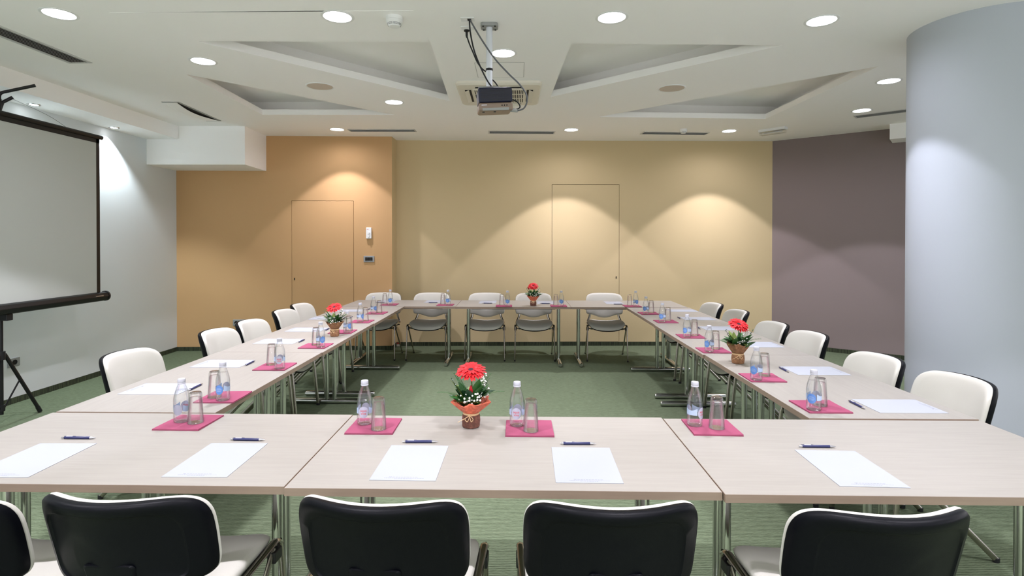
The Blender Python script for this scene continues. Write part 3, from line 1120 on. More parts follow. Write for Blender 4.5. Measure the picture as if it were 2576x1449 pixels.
for k in range(3):
    a = a0 + math.radians((0, 105, 210)[k])
    e = Vector((-0.06 + rl * math.cos(a), rl * math.sin(a), 0.012))
    if e.x + SX < XL + 0.06:
        e.x = XL + 0.08 - SX
    s = Vector((-0.06 + 0.03 * math.cos(a), 0.03 * math.sin(a), 0.58))
    lg = MB().tube([s, e], 0.015, 8).build('leg', 'screen_black', r, smooth=True)
    MB().tube([e + (s - e).normalized() * 0.05, e - Vector((0, 0, 0.004))], 0.0175, 8).build('rubber_foot', 'plastic_black', lg, smooth=True)
    m_ = s.lerp(e, 0.42)
    MB().tube([m_, (-0.06 + 0.024 * math.cos(a), 0.024 * math.sin(a), 0.13)], 0.007, 6).build('brace', 'screen_black', r, smooth=True)

# ------------------------------------------------------------------ tables
TW, TD = 1.4, 0.75


def make_table():
    r = thing('meeting_table', '', 'table')
    MB().box(-TW / 2 + 0.0015, TW / 2 - 0.0015, -TD / 2 + 0.0015, TD / 2 - 0.0015, HT - 0.026, HT).build('tabletop', 'birch_top', r)
    mb = MB()
    for s in (-1, 1):
        mb.box(-TW / 2, TW / 2, s * TD / 2 - (0.0015 if s > 0 else 0), s * TD / 2 + (0.0015 if s < 0 else 0), HT - 0.026, HT - 0.0004)
        mb.box(s * TW / 2 - (0.0015 if s > 0 else 0), s * TW / 2 + (0.0015 if s < 0 else 0), -TD / 2 + 0.0015, TD / 2 - 0.0015, HT - 0.026, HT - 0.0004)
    mb.build('edge_band', 'birch_edge', r)
    for s in (-1, 1):
        x = s * 0.575
        for yy in (-0.036, 0.036):
            MB().tube([(x, yy, 0.035), (x, yy, HT - 0.035)], 0.0205, 14).build('leg_pole', 'chrome', r, smooth=True)
        MB().tube([(x, -0.345, 0.026), (x, -0.33, 0.026), (x, 0.33, 0.026), (x, 0.345, 0.026)], [0.018, 0.026, 0.026, 0.018], 12, ref=(0, 0, 1), r2=0.024).build('foot_bar', 'chrome', r, smooth=True)
        MB().box(x - 0.05, x + 0.05, -0.28, 0.28, HT - 0.036, HT - 0.0262).build('bracket', 'foot_dark', r)
    for yy in (-0.2, 0.2):
        MB().box(-0.52, 0.52, yy - 0.012, yy + 0.012, HT - 0.05, HT - 0.0262).build('rail', 'foot_dark', r)
    return r


tproto = make_table()
TABLES = []
y1, x0 = 1.7704, -0.0527
XLI, XRI = -1.395, 1.2967
XF, YF = -0.0574, 6.6857
left_c = at_z(711.5, 1227, HT)
right_c = at_z(1823, 1244, HT)
TL = []
TL += [(x0 - TW - 0.004, left_c.y + TD / 2 + 0.008, 0, 'light wood table at the screen end of row opposite beige wall'),
       (x0, y1 + TD / 2, 0, 'light wood table in the middle of row opposite beige wall'),
       (x0 + TW + 0.004, right_c.y + TD / 2, 0, 'light wood table at the column end of row opposite beige wall')]
yb = y1 + TD + 0.01
LR = ['light wood table nearest the beige wall in projection screen row', 'light wood table in the middle of projection screen row',
      'light wood table farthest from beige wall in projection screen row']
RR = ['light wood table nearest the beige wall in the column row', 'light wood table in the middle of the column row',
      'light wood table farthest from beige wall in the column row']
for k in range(3):
    TL.append((XLI - TD / 2 - (0.006 if k == 0 else 0) + (0.01 if k == 2 else 0), yb + 0.012 + (TW + 0.001) * (k + 0.5), PI / 2, LR[2 - k]))
for k in range(3):
    TL.append((XRI + TD / 2 + (0.012 if k == 0 else 0) + (0.008 if k == 2 else 0), yb - 0.006 + (TW + 0.001) * (k + 0.5), PI / 2, RR[2 - k]))
ymax = yb + 3 * TW + 0.018
yfar = max(YF, ymax) + TD / 2
TL += [(XF - TW - 0.003, yfar + 0.006, 0, 'light wood table at the orange wall end of beige wall row'),
       (XF, yfar, 0, 'light wood table in the middle of beige wall row'),
       (XF + TW + 0.003, yfar + 0.002, 0, 'light wood table at the column side end of beige wall row')]
for i, (x, y, a, lab) in enumerate(TL):
    o = tproto if i == 0 else copy_tree(tproto)
    o.location = (x, y, 0)
    o.rotation_euler = (0, 0, a)
    tag(o, lab, 'table', 'meeting tables set in a square')
    TABLES.append(o)
for o in TABLES[:2]:         # their T-legs stand a little further in, clear of the chairs
    for ch in o.children:
        if ch.name.split('.')[0] in ('leg_pole', 'foot_bar', 'bracket'):
            ch.location.x = -0.045 if ch.data.vertices[0].co.x > 0 else 0.045


# ------------------------------------------------------------------ chairs
def cat_rom(P, n):
    return [Vector((v.x, v.y)) for v in smooth_path([(p[0], p[1], 0) for p in P], n)]


HALF = [(0, .826), (.10, .825), (.165, .821), (.205, .811), (.232, .789), (.246, .752), (.249, .70), (.248, .645), (.246, .600),
        (.241, .572), (.230, .556), (.208, .548), (.17, .542), (.12, .524), (.06, .503), (0, .495)]
hp = cat_rom(HALF, 3)
OUT = hp + [Vector((-p.x, p.y)) for p in hp[-2:0:-1]]
CEN = Vector((0, 0.66))


def back_y(x, z):
    return -0.235 - 0.09 * (z - 0.5) / 0.33 - 0.03 + 0.105 * (x / 0.25) ** 2


def back_surf(rings, name, material, parent):
    """rings: list of (scale, offset along +y)"""
    mb = MB()
    n = len(OUT)
    vv = []
    for s, oy in rings:
        for p in OUT:
            q = CEN + (p - CEN) * s
            vv.append((q.x, back_y(q.x, q.y) + oy, q.y))
    ff = []
    for i in range(len(rings) - 1):
        for k in range(n):
            k2 = (k + 1) % n
            ff.append((i * n + k, i * n + k2, (i + 1) * n + k2, (i + 1) * n + k))
    for base, oy in ((0, rings[0][1]), ((len(rings) - 1) * n, rings[-1][1])):
        ci = len(vv)
        vv.append((CEN.x, back_y(CEN.x, CEN.y) + oy, CEN.y))
        for k in range(n):
            ff.append((base + k, base + (k + 1) % n, ci))
    mb.add(vv, ff)
    return mb.build(name, material, parent, smooth=True, angle=0.9)


def seat_surf(z_top, z_bot, wid, name, material, parent, inset=0.0):
    """cushion: superellipse outline, dished across, rolling down at the front"""
    mb = MB()
    n = 48
    ol = []
    for k in range(n):
        a = 2 * PI * k / n
        c, s_ = math.cos(a), math.sin(a)
        r_ = (abs(c) ** 4.2 + abs(s_) ** 4.2) ** (-1 / 4.2)
        ol.append((c * r_, s_ * r_))

    def crown(x, y):
        z = 0.028 * (x / 0.235) ** 2
        if y > 0.08:
            z -= 0.034 * ((y - 0.08) / 0.145) ** 2
        if y < -0.12:
            z += 0.012 * ((-0.12 - y) / 0.1)
        return z
    rings = [(0.25, 0), (0.5, 0), (0.75, 0), (0.9, -0.003), (0.97, -0.010), (1.0, -0.020), (0.985, None), (0.9, None), (0.5, None)]
    vv, ff = [], []
    for sc_, dz in rings:
        for (a, b) in ol:
            x, y = a * sc_ * (wid / 2 - inset), b * sc_ * (0.225 - inset)
            z = crown(x, y) + (z_top + dz * (z_top - z_bot) / 0.037 if dz is not None else z_bot)
            vv.append((x, y + 0.01, z))
    for i in range(len(rings) - 1):
        for k in range(n):
            k2 = (k + 1) % n
            ff.append((i * n + k, i * n + k2, (i + 1) * n + k2, (i + 1) * n + k))
    vv.append((0, 0.01, z_top))
    vv.append((0, 0.01, z_bot))
    last = (len(rings) - 1) * n
    for k in range(n):
        k2 = (k + 1) % n
        ff.append((k2, k, len(vv) - 2))
        ff.append((last + k, last + k2, len(vv) - 1))
    mb.add(vv, ff)
    return mb.build(name, material, parent, smooth=True, angle=1.2)


def make_chair():
    r = thing('stacking_chair', '', 'chair')
    back_surf([(0.3, 0.036), (0.6, 0.035), (0.85, 0.032), (0.94, 0.027), (0.985, 0.017), (1.0, 0.005), (0.992, 0.0005)], 'back_cushion', 'cream_fabric', r)
    sh = back_surf([(0.985, 0.0), (1.0, -0.004), (0.995, -0.016), (0.972, -0.026), (0.93, -0.030), (0.80, -0.032), (0.775, -0.026), (0.76, -0.0245), (0.4, -0.0245)],
                   'back_shell', 'shell_navy', r)
    # raised plate in the middle of the shell
    mb = MB()
    q = rrect(0.075, 0.06, 0.012, 3)
    n = len(q)
    vv = []
    for s, oy in ((1.0, -0.0246), (0.96, -0.029), (0.9, -0.0295)):
        for x, z in q:
            xx, zz = x * s * (1.0 if z > 0 else 0.85), 0.575 + z * s
            vv.append((xx, back_y(xx, zz) + oy, zz))
    ff = []
    for i in range(2):
        for k in range(n):
            ff.append((i * n + k, i * n + (k + 1) % n, (i + 1) * n + (k + 1) % n, (i + 1) * n + k))
    ff.append(tuple(range(2 * n, 3 * n)))
    mb.add(vv, ff).build('raised_plate', 'shell_navy', sh, smooth=True, angle=0.8)
    seat_surf(0.462, 0.425, 0.475, 'seat_cushion', 'cream_fabric', r)
    seat_surf(0.4245, 0.408, 0.465, 'seat_shell', 'plastic_black', r, inset=0.008)
    for s in (-1, 1):
        rail = bend_path([(s * 0.188, -0.236, 0.585), (s * 0.192, -0.228, 0.52), (s * 0.236, -0.205, 0.428), (s * 0.248, 0.165, 0.452), (s * 0.249, 0.19, 0.43)], 0.05, 6)
        fo = MB().tube(rail, 0.0145, 12, ref=(1, 0, 0), r2=0.0085).build('side_rail', 'chair_chrome', r, smooth=True)
        MB().tube([(s * 0.249, 0.186, 0.437), (s * 0.249, 0.198, 0.40), (s * 0.256, 0.235, 0.012)], 0.0145, 12, ref=(0, 1, 0.2), r2=0.0085).build('leg', 'chair_chrome', r, smooth=True)
        MB().tube([(s * 0.246, 0.15, 0.425), (s * 0.246, 0.12, 0.40), (s * 0.252, -0.26, 0.012)], 0.0145, 12, ref=(0, 1, 0.2), r2=0.0085).build('leg', 'chair_chrome', r, smooth=True)
        for yy in (0.235, -0.26):
            xx = 0.256 if yy > 0 else 0.252
            MB().tube([(s * xx, yy, 0.0), (s * xx, yy, 0.02)], 0.016, 10, ref=(0, 1, 0), r2=0.011).build('foot_cap', 'plastic_black', r, smooth=True)
        MB().box(s * 0.247 - 0.016, s * 0.247 + 0.016, 0.125, 0.18, 0.385, 0.425).build('rail_clip', 'plastic_black', r, bevel=0.004)
    for yy in (-0.14, 0.14):
        MB().tube([(-0.244, yy, 0.412), (-0.2, yy, 0.402), (0.2, yy, 0.402), (0.244, yy, 0.412)], 0.009, 8).build('cross_bar', 'chair_chrome', r, smooth=True)
    return r


cproto = make_chair()
cfirst = [True]


def chair(x, y, a, label, group):
    o = cproto if cfirst[0] else copy_tree(cproto)
    cfirst[0] = False
    o.location = (x, y, 0)
    o.rotation_euler = (0, 0, a)
    tag(o, label, 'chair', group)
    return o


# near row, backs towards the camera
NEAR_C = [(-1.675, 1.79, 0.0), (-1.128, 1.835, -0.03), (-0.376, 1.83, -0.055), (0.260, 1.825, 0.02), (0.985, 1.80, 0.05)]
for i, (x, y, a) in enumerate(NEAR_C):
    chair(x, y, a, 'cream chair with dark shell, %s from screen side in row opposite beige wall' % ORD[i], 'chairs of the row opposite the beige wall')
FAR_C = [(968, 0.0), (1088, -0.01), (1225, 0.0), (1342, 0.01), (1515, -0.06)]
for i, (u, a) in enumerate(FAR_C):
    p = at_y(u, 738, 7.66)
    chair(p.x, 7.35, PI + a, 'cream chair, %s from orange wall in beige wall row' % ORD[i], 'chairs of the beige wall row')
LEFT_C = [(6.24, -2.175, 0.0), (5.68, -2.13, 0.02), (4.915, -2.11, 0.0), (4.38, -2.124, 0.0), (3.50, -2.221, -0.02)]
for i, (y, x, a) in enumerate(LEFT_C):
    chair(x, y, -PI / 2 + a, 'cream chair, %s from orange wall in projection screen row' % ORD[i], 'chairs of the projection screen row')
RIGHT_C = [(6.416, 1.955, 0.02), (5.78, 1.98, -0.02), (4.90, 1.955, 0.0), (4.36, 1.99, 0.02), (3.495, 1.955, 0.0), (2.955, 2.03, 0.0)]
for i, (y, x, a) in enumerate(RIGHT_C):
    chair(x, y, PI / 2 + a, 'cream chair, %s from beige wall in the column row' % ORD[i], 'chairs of the column row')

# ------------------------------------------------------------------ place settings
ROWTXT = {'L': '%s from beige wall in projection screen row', 'R': '%s from beige wall in the column row',
          'F': '%s from orange wall in beige wall row', 'N': '%s from screen side in row opposite beige wall'}
ROWGRP = {'L': 'projection screen row', 'R': 'column row', 'F': 'beige wall row', 'N': 'row opposite the beige wall'}


def mid(a, b):
    return (on_table(*a) + on_table(*b)) / 2


NS = 0.2
NAP = {'N': [mid((381.9, 1084), (563.2, 1046)), mid((864.7, 1092.5), (1013, 1055.5)), mid((1270, 1100.6), (1387.7, 1059)), mid((1750, 1098), (1824.5, 1057))],
       'L': [mid((924.5, 791.5), (971, 785)), mid((881.6, 813.5), (936.9, 805.8)), on_table(899, 830.9) + Vector((-0.1, -0.1, 0)), mid((749.3, 877.6), (838.3, 865)),
             mid((634.9, 933), (746.3, 914.7)), mid((500, 1015), (620.2, 986.7))],
       'R': [mid((1607, 785.9), (1657.5, 792)), mid((1642.8, 806), (1708, 813.4)), mid((1702, 841.6), (1774, 852.3)), mid((1750.5, 875.9), (1840, 889.4)),
             mid((1857.3, 940.3), (1980.7, 962.9)), mid((1982, 1009.3), (2148.8, 1040.8))],
       'F': [mid((961, 768.8), (998.4, 764.4)), mid((1098, 769.5), (1142.5, 765.4)), mid((1248.3, 772), (1287, 768)), mid((1383, 772), (1426.5, 768)), mid((1566.5, 768.8), (1614, 772.2))]}
BOT = {'N': [(457.6, 1060), (917.5, 1065.5), (1300.7, 1069.5), (1747.7, 1069.5)],
       'L': [(938, 789.5), (904.8, 811), (872, 837.5), (805.1, 874), (703.3, 927), (555.8, 1009)],
       'R': [(1626.2, 790), (1666.3, 810.5), (1730.6, 849.5), (1785.7, 885.5), (1903, 955.5), (2047, 1030.5)],
       'F': [(980.4, 767.5), (1127, 767.5), (1276.3, 770), (1411.9, 770.2), (1599.5, 771)]}
GLS = {'N': [(491.5, 1062.5), (952.5, 1078.5), (1335.5, 1083), (1803, 1076)],
       'L': [(954.3, 786), (919.5, 806.5), (878, 832), (795, 867.5), (683.4, 917), (540, 999)],
       'R': [(1638.2, 786), (1680, 806), (1747, 843.5), (1800, 877.5), (1922.8, 944.5), (2063, 1019)],
       'F': [(968, 765), (1114, 765), (1262.3, 767), (1398, 767), (1583.7, 767.5)]}
# badge direction: 0 front (grey, red lettering) towards -y, else angle
BROT = {'N': [PI, 0.1, -0.1, 0.75], 'L': [PI + 1.0, PI + 1.2, PI + 1.1, PI + 0.8, 0.3, PI - 0.1],
        'R': [PI - 0.7, PI - 0.6, PI - 0.9, PI - 0.9, PI - 0.9, PI - 0.8], 'F': [PI + 0.1, PI - 0.1, PI + 0.1, PI, PI + 0.3]}


def wavy_square(s, t):
    mb = MB()
    N = 8
    vv, ff = [], []
    for lay in (1, 0):
        for j in range(N + 1):
            for i in range(N + 1):
                x, y = -s / 2 + s * i / N, -s / 2 + s * j / N
                w = 0.0007 * (math.sin(30 * x + 1) * math.sin(25 * y)) + (0.0015 * max(0, (i / N - 0.7)) * max(0, 0.4 - j / N) * 8)
                vv.append((x, y, 0.0003 if not lay else t + w))
    S = (N + 1) ** 2
    for j in range(N):
        for i in range(N):
            a = j * (N + 1) + i
            ff.append((a, a + 1, a + N + 2, a + N + 1))
            ff.append((S + a + N + 1, S + a + N + 2, S + a + 1, S + a))
    per = list(range(N + 1)) + [j * (N + 1) + N for j in range(1, N + 1)] + [N * (N + 1) + i for i in range(N - 1, -1, -1)] + [j * (N + 1) for j in range(N - 1, 0, -1)]
    for k in range(len(per)):
        a, b = per[k], per[(k + 1) % len(per)]
        ff.append((a, S + a, S + b, b))
    return mb.add(vv, ff)


def make_napkin():
    r = thing('paper_napkin', '', 'napkin')
    MB().box(-NS / 2, NS / 2, -NS / 2, NS / 2, 0.0003, 0.0016).build('lower_fold', 'napkin_pink', r)
    o = wavy_square(NS - 0.002, 0.0045).build('upper_fold', 'napkin_pink', r, smooth=True, angle=0.6)
    o.location = (0, 0, 0.0016)
    return r


def curved_patch(fn, R0, a0, a1, na, z0, z1, nz, keep):
    pass


def badge(rad, zc, ang, R0, n=20):
    """round label wrapped on the bottle wall"""
    mb = MB()
    vv, ff = [], []
    rr = 5
    for i in range(rr + 1):
        for k in range(n):
            a = 2 * PI * k / n
            s = rad * i / rr * math.cos(a)
            z = 1.14 * rad * i / rr * math.sin(a)
            th = ang + s / R0
            vv.append((R0 * math.sin(th), -R0 * math.cos(th), zc + z))
    for i in range(rr):
        for k in range(n):
            k2 = (k + 1) % n
            ff.append((i * n + k, i * n + k2, (i + 1) * n + k2, (i + 1) * n + k))
    return mb.add(vv, ff)


def ribbon(ang, half, zc, R0, n=10):
    mb = MB()
    vv, ff = [], []
    for i in range(n + 1):
        t = -1 + 2 * i / n
        th = ang + half * t
        zt = zc + 0.012 + 0.010 * t * t
        zb2 = zc - 0.008
        for z in (zb2, (zb2 + zt) / 2, zt):
            vv.append((R0 * math.sin(th), -R0 * math.cos(th), z))
    for i in range(n):
        for j in range(2):
            ff.append((i * 3 + j, i * 3 + j + 1, (i + 1) * 3 + j + 1, (i + 1) * 3 + j))
    return mb.add(vv, ff)


def text_mesh(body, size):
    cu = bpy.data.curves.new('t', 'FONT')
    cu.body = body
    cu.size = size
    cu.align_x = 'CENTER'
    cu.resolution_u = 2
    o = bpy.data.objects.new('t', cu)
    COL.objects.link(o)
    dg = bpy.context.evaluated_depsgraph_get()
    m = bpy.data.meshes.new_from_object(o.evaluated_get(dg))
    v = [p.co.copy() for p in m.vertices]
    f = [tuple(p.vertices) for p in m.polygons]
    bpy.data.objects.remove(o)
    bpy.data.meshes.remove(m)
    return v, f


T1, T2 = text_mesh('aqua', 0.0145), text_mesh('viva', 0.0145)
BR, BH = 0.0325, 0.187


def make_bottle(inside=False):
    r = thing('water_bottle', '', 'bottle')
    MB().lathe([(1e-6, 0.004), (0.02, 0.003), (0.026, 0.0), (0.0305, 0.003), (BR, 0.012), (0.0318, 0.03), (BR, 0.05), (BR, 0.098), (0.0295, 0.118), (0.0225, 0.142),
                (0.0165, 0.158), (0.0135, 0.166), (0.0132, 0.184), (1e-6, 0.1845)], 26).build('glass_body', 'bottle_glass', r, smooth=True, angle=1.2)
    MB().lathe([(1e-6, 0.0072), (0.024, 0.0072), (0.028, 0.012), (0.0295, 0.03), (0.03, 0.05), (0.03, 0.098), (0.0272, 0.118), (0.0212, 0.1395), (1e-6, 0.1398)], 22).build('water', 'bottle_water', r, smooth=True, angle=1.0)
    cp_ = MB().lathe([(0.0136, 0.1665), (0.0162, 0.1665), (0.0165, 0.170), (0.0152, 0.1715), (0.0158, 0.173), (0.0158, 0.184), (0.0145, 0.1875), (1e-6, 0.188)], 22)
    cp_.build('cap', 'cap_white', r, smooth=True, angle=0.6)
    R1 = BR + 0.0003 if not inside else BR - 0.0012
    b1 = badge(0.0215, 0.058, 0, R1).build('front_badge', 'badge_grey', r, smooth=True)
    for (tv, tf), zz in ((T1, 0.0605), (T2, 0.0485)):
        mb = MB()
        R2 = R1 + 0.0004 if not inside else R1 - 0.0004
        mb.add([(R2 * math.sin(v.x / R2), -R2 * math.cos(v.x / R2), zz + v.y) for v in tv], tf)
        mb.build('lettering', 'print_red', b1)
    b2_ = badge(0.0205, 0.058, PI, R1).build('back_badge', 'badge_blue', r, smooth=True)
    badge(0.0205, 0.058, PI, BR - 0.0006).build('badge_lining', 'badge_grey', b2_, smooth=True)
    for k in range(4):
        mb = MB()
        hw = [0.010, 0.014, 0.014, 0.010][k]
        vv = []
        for j in range(7):
            s = -hw + 2 * hw * j / 6
            th = PI + s / R1
            for dz in (0.0007, -0.0007):
                vv.append(((R1 + 0.0003) * math.sin(th), -(R1 + 0.0003) * math.cos(th), 0.066 - 0.005 * k + dz))
        mb.add(vv, [(2 * j, 2 * j + 1, 2 * j + 3, 2 * j + 2) for j in range(6)]).build('print_line', 'ribbon_blue', b2_)
    for a in (PI / 2, -PI / 2):
        ribbon(a, 0.85, 0.058, R1 - 0.00015).build('ribbon', 'ribbon_blue', r, smooth=True)
    return r


def make_tumbler():
    r = thing('drinking_glass', '', 'glass')
    h = 0.132
    # stands on its rim, thick base upwards
    MB().lathe([(0.0305, 0.001), (0.0318, 0.0), (0.0325, 0.0015), (0.0262, h - 0.008), (0.0225, h), (1e-6, h), ], 24).build('outer_wall', 'tumbler_glass', r, smooth=True, angle=1.0)
    MB().lathe([(0.0302, 0.0016), (0.0246, h - 0.026), (0.021, h - 0.021), (1e-6, h - 0.020)], 24).build('inner_wall', 'tumbler_glass', r, smooth=True, angle=1.0)
    MB().lathe([(0.0235, h - 0.002), (0.0212, h + 0.0004), (1e-6, h + 0.0006), (1e-6, h - 0.006), (0.021, h - 0.006)], 24).build('base_disc', 'tumbler_glass', r, smooth=True, angle=1.0)
    return r


nproto, bproto, binside, gproto = make_napkin(), make_bottle(), make_bottle(True), make_tumbler()
used = set()


def inst(proto, loc, rz, label, cat, group):
    if id(proto) in used:
        o = copy_tree(proto)
    else:
        used.add(id(proto))
        o = proto
    o.location = loc
    o.rotation_euler = (0, 0, rz)
    return tag(o, label, cat, group)


NZ = HT + 0.0066
for row in 'NLRF':
    for i, c in enumerate(NAP[row]):
        w = ROWTXT[row] % ORD[i]
        jit = random.uniform(-0.03, 0.03)
        inst(nproto, (c.x, c.y, HT), jit + (0 if row in 'NF' else PI / 2), 'pink napkin, ' + w, 'napkin', 'pink napkins of the ' + ROWGRP[row])
        p = at_z(*BOT[row][i], NZ)
        p.x = min(max(p.x, c.x - 0.065), c.x + 0.065)
        p.y = min(max(p.y, c.y - 0.065), c.y + 0.065)
        pr = binside if (row, i) == ('N', 0) else bproto
        g = at_z(*GLS[row][i], NZ)
        g.x = min(max(g.x, c.x - 0.065), c.x + 0.065)
        g.y = min(max(g.y, c.y - 0.065), c.y + 0.065)
        d = Vector((g.x - p.x, g.y - p.y))
        if d.length < 0.069:
            d = d.normalized() if d.length > 1e-4 else Vector((1, 0))
            m_ = Vector(((g.x + p.x) / 2, (g.y + p.y) / 2))
            p.x, p.y = m_ - d * 0.0348
            g.x, g.y = m_ + d * 0.0348
        inst(pr, (p.x, p.y, NZ), BROT[row][i], 'clear water bottle, ' + w, 'bottle', 'water bottles of the ' + ROWGRP[row])
        inst(gproto, (g.x, g.y, NZ), random.uniform(0, 6), 'upturned drinking glass, ' + w, 'glass', 'drinking glasses of the ' + ROWGRP[row])

# writing pads and pens
PW, PL, PT = 0.222, 0.315, 0.0016


def make_pad():
    r = thing('writing_pad', '', 'notepad')
    MB().box(-PW / 2, PW / 2, -PL / 2, PL / 2, 0.0002, PT).build('sheets', 'paper', r)
    mb = MB()
    x = -0.038
    for k in range(9):
        w = random.uniform(0.004, 0.009)
        mb.box(x, x + w, -PL / 2 + 0.0245, -PL / 2 + 0.0255, PT, PT + 0.0002)
        x += w + 0.0025
    mb.tube([Vector((-0.05 + 0.0015 * k, -PL / 2 + 0.025 + 0.003 * math.sin(k * 1.7), PT + 0.0002)) for k in range(7)], 0.0003, 4)
    for row_, half in ((0.0165, 0.065), (0.0115, 0.03)):
        x = -half
        while x < half:
            w = random.uniform(0.003, 0.008)
            mb.box(x, x + w, -PL / 2 + row_, -PL / 2 + row_ + 0.0007, PT, PT + 0.0002)
            x += w + 0.0018
    mb.build('letterhead', 'print_grey', r)
    return r


def make_pen():
    r = thing('ballpoint_pen', '', 'pen')
    R = 0.0052
    X = Matrix.Translation((0, 0, R)) @ Matrix.Rotation(PI / 2, 4, 'Y')
    MB().lathe([(0.0044, -0.058), (R, -0.056), (R, 0.045), (0.0046, 0.046), (1e-6, 0.046)], 14, X).build('barrel', 'pen_navy', r, smooth=True, angle=0.7)
    MB().lathe([(R * 0.98, 0.0462), (0.0042, 0.055), (0.0016, 0.066), (0.0008, 0.070), (1e-6, 0.070)], 14, X).build('tip', 'pen_silver', r, smooth=True, angle=0.7)
    MB().lathe([(1e-6, -0.070), (0.0030, -0.070), (0.0030, -0.060), (0.0040, -0.0582), (1e-6, -0.0582)], 12, X).build('push_button', 'pen_silver', r, smooth=True, angle=0.7)
    MB().box(-0.05, -0.025, -0.0024, 0.0024, 2 * R - 0.0002, 2 * R + 0.001).build('label_plate', 'cap_white', r)
    MB().box(-0.062, -0.015, 0.0030, 0.0046, R + 0.0035, R + 0.0055).build('clip', 'pen_silver', r)
    return r


PADS = {'N': [((104.8, 1114.2), (244.6, 1116), (66.4, 1204), None), ((534.6, 1114.2), (674.4, 1115), (567.8, 1203), (404.3, 1200.9)),
              ((983.4, 1121.2), (1130.2, 1121.2), (1097.7, 1210.3), (928.2, 1208.6)), ((1386, 1126.5), (1533.8, 1125.8), (1570.5, 1216.3), (1398.2, 1215.6)),
              ((1996.8, 1132.4), (2146.7, 1131.7), (2293.8, 1228.1), (2117, 1226.7))]}
pproto, qproto = make_pad(), make_pen()
PPOS = {'N': [], 'L': [], 'R': [], 'F': []}
for tl, tr, br, bl in PADS['N']:
    tl, tr, br = on_table(*tl), on_table(*tr), on_table(*br)
    c = (tl + br) / 2
    e = tr - br
    PPOS['N'].append((c, math.atan2(e.y, e.x) - PI / 2))
PPOS['L'] = [(on_table(880, 781.5), -PI / 2), (on_table(822, 800.5), -PI / 2), (on_table(772, 829.5), -PI / 2), (mid((634.9, 865.9), (762.9, 853)), -PI / 2),
             (mid((477.5, 924.3), (642.3, 906)), -PI / 2), (mid((296, 992.6), (507, 965)), -PI / 2)]
PPOS['R'] = [(mid((1680.8, 778.1), (1753.4, 785.5)), PI / 2), (mid((1711.9, 797.5), (1800.4, 806)), PI / 2), (on_table(1756.5, 821.2) + Vector((PL / 2, -PW / 2, 0)), PI / 2),
             (on_table(1974.8, 874.3) + Vector((-PL / 2, PW / 2, 0)), PI / 2), (mid((1964, 922.5), (2141.6, 943.9)), PI / 2), (mid((2142.7, 1005), (2386.4, 1040)), PI / 2)]
PPOS['F'] = [(on_table(972, 758), PI), (on_table(1092.2, 758.6), PI), (on_table(1227.4, 760), PI), (on_table(1372.4, 761.1), PI), (on_table(1543.6, 761.8), PI)]
PENS = {'N': [((152.5, 1104), (243.5, 1104.6)), ((578, 1108), (669, 1109.3)), ((1009.6, 1114.2), (1104.7, 1113.8)), ((1407, 1118.8), (1502.3, 1118.8)), ((2007.2, 1125.6), (2105.8, 1126.8))],
        'L': [((924.5, 779.9), (928.2, 778.6)), ((879.8, 800.8), (886.2, 797.3)), ((818.4, 832.4), (829, 827)), ((749.3, 863.4), (769, 854.3)), ((616.3, 921.4), (642.3, 909)), ((477, 983.2), (508.4, 968.2))],
        'R': [None, ((1703.9, 798.3), (1712.9, 803)), ((1752.8, 822.8), (1763.7, 830)), None, ((1957.8, 924.3), (1986.5, 939.3)), ((2134, 1009.8), (2178.4, 1032))],
        'F': [((968, 761.8), (945, 761.4)), ((1100, 762.2), (1076.6, 762.2)), ((1238.5, 763.7), (1212.7, 763.5)), ((1383, 764.6), (1360, 764.5)), ((1566, 766), (1541, 765.9))]}
for row in 'NLRF':
    pads = []
    for i, (c, a) in enumerate(PPOS[row]):
        w = ROWTXT[row] % ORD[i]
        inst(pproto, (c.x, c.y, HT), a, 'white writing pad, ' + w, 'notepad', 'writing pads of the ' + ROWGRP[row])
    k = 0
    for i, e in enumerate(PENS[row]):
        if e is None:
            continue
        a_, b_ = on_table(*e[0]), on_table(*e[1])
        m_ = (a_ + b_) / 2
        d = b_ - a_
        z = HT
        # a pen lying on a pad rests on its sheets
        for c, ang in PPOS[row]:
            q = Matrix.Rotation(-ang, 2) @ Vector((m_.x - c.x, m_.y - c.y))
            if abs(q.x) < PW / 2 + 0.008 and abs(q.y) < PL / 2 + 0.008:
                z = HT + PT
        inst(qproto, (m_.x, m_.y, z), math.atan2(d.y, d.x), 'navy ballpoint pen, ' + ROWTXT[row] % ORD[k], 'pen', 'ballpoint pens of the ' + ROWGRP[row])
        k += 1


# ------------------------------------------------------------------ flower pots
def leaf_mesh(L, W, curl=0.3, n=6):
    mb = MB()
    vv, ff = [], []
    for i in range(n + 1):
        t = i / n
        w = W * math.sin(PI * min(1, t * 0.96 + 0.04)) ** 0.8 * (1 - 0.25 * t)
        z = -curl * L * t * t
        vv += [(-w / 2, L * t, z + 0.12 * w), (0, L * t, z), (w / 2, L * t, z + 0.12 * w)]
    for i in range(n):
        for j in range(2):
            a = i * 3 + j
            ff.append((a, a + 1, a + 4, a + 3))
    return mb.add(vv, ff)


def fern_mesh(L):
    mb = MB()
    N = 13
    pts = [Vector((0, L * i / N, 0.25 * L * (i / N) - 0.30 * L * (i / N) ** 2)) for i in range(N + 1)]
    mb.tube(pts, 0.0007, 4)
    for i in range(1, N):
        for s in (-1, 1):
            l = 0.030 * (1 - (i / N) ** 1.5) * (0.5 + 0.5 * min(1, i / 3)) + 0.004
            p = pts[i]
            q = p + Vector((s * l * 0.75, l * 0.75, 0.002))
            m_ = p.lerp(q, 0.5)
            dd = (q - p).normalized()
            nn = Vector((-dd.y, dd.x, 0)) * 0.0022
            mb.add([p, m_ + nn, q, m_ - nn], [(0, 1, 2, 3)])
    return mb


PETAL = None


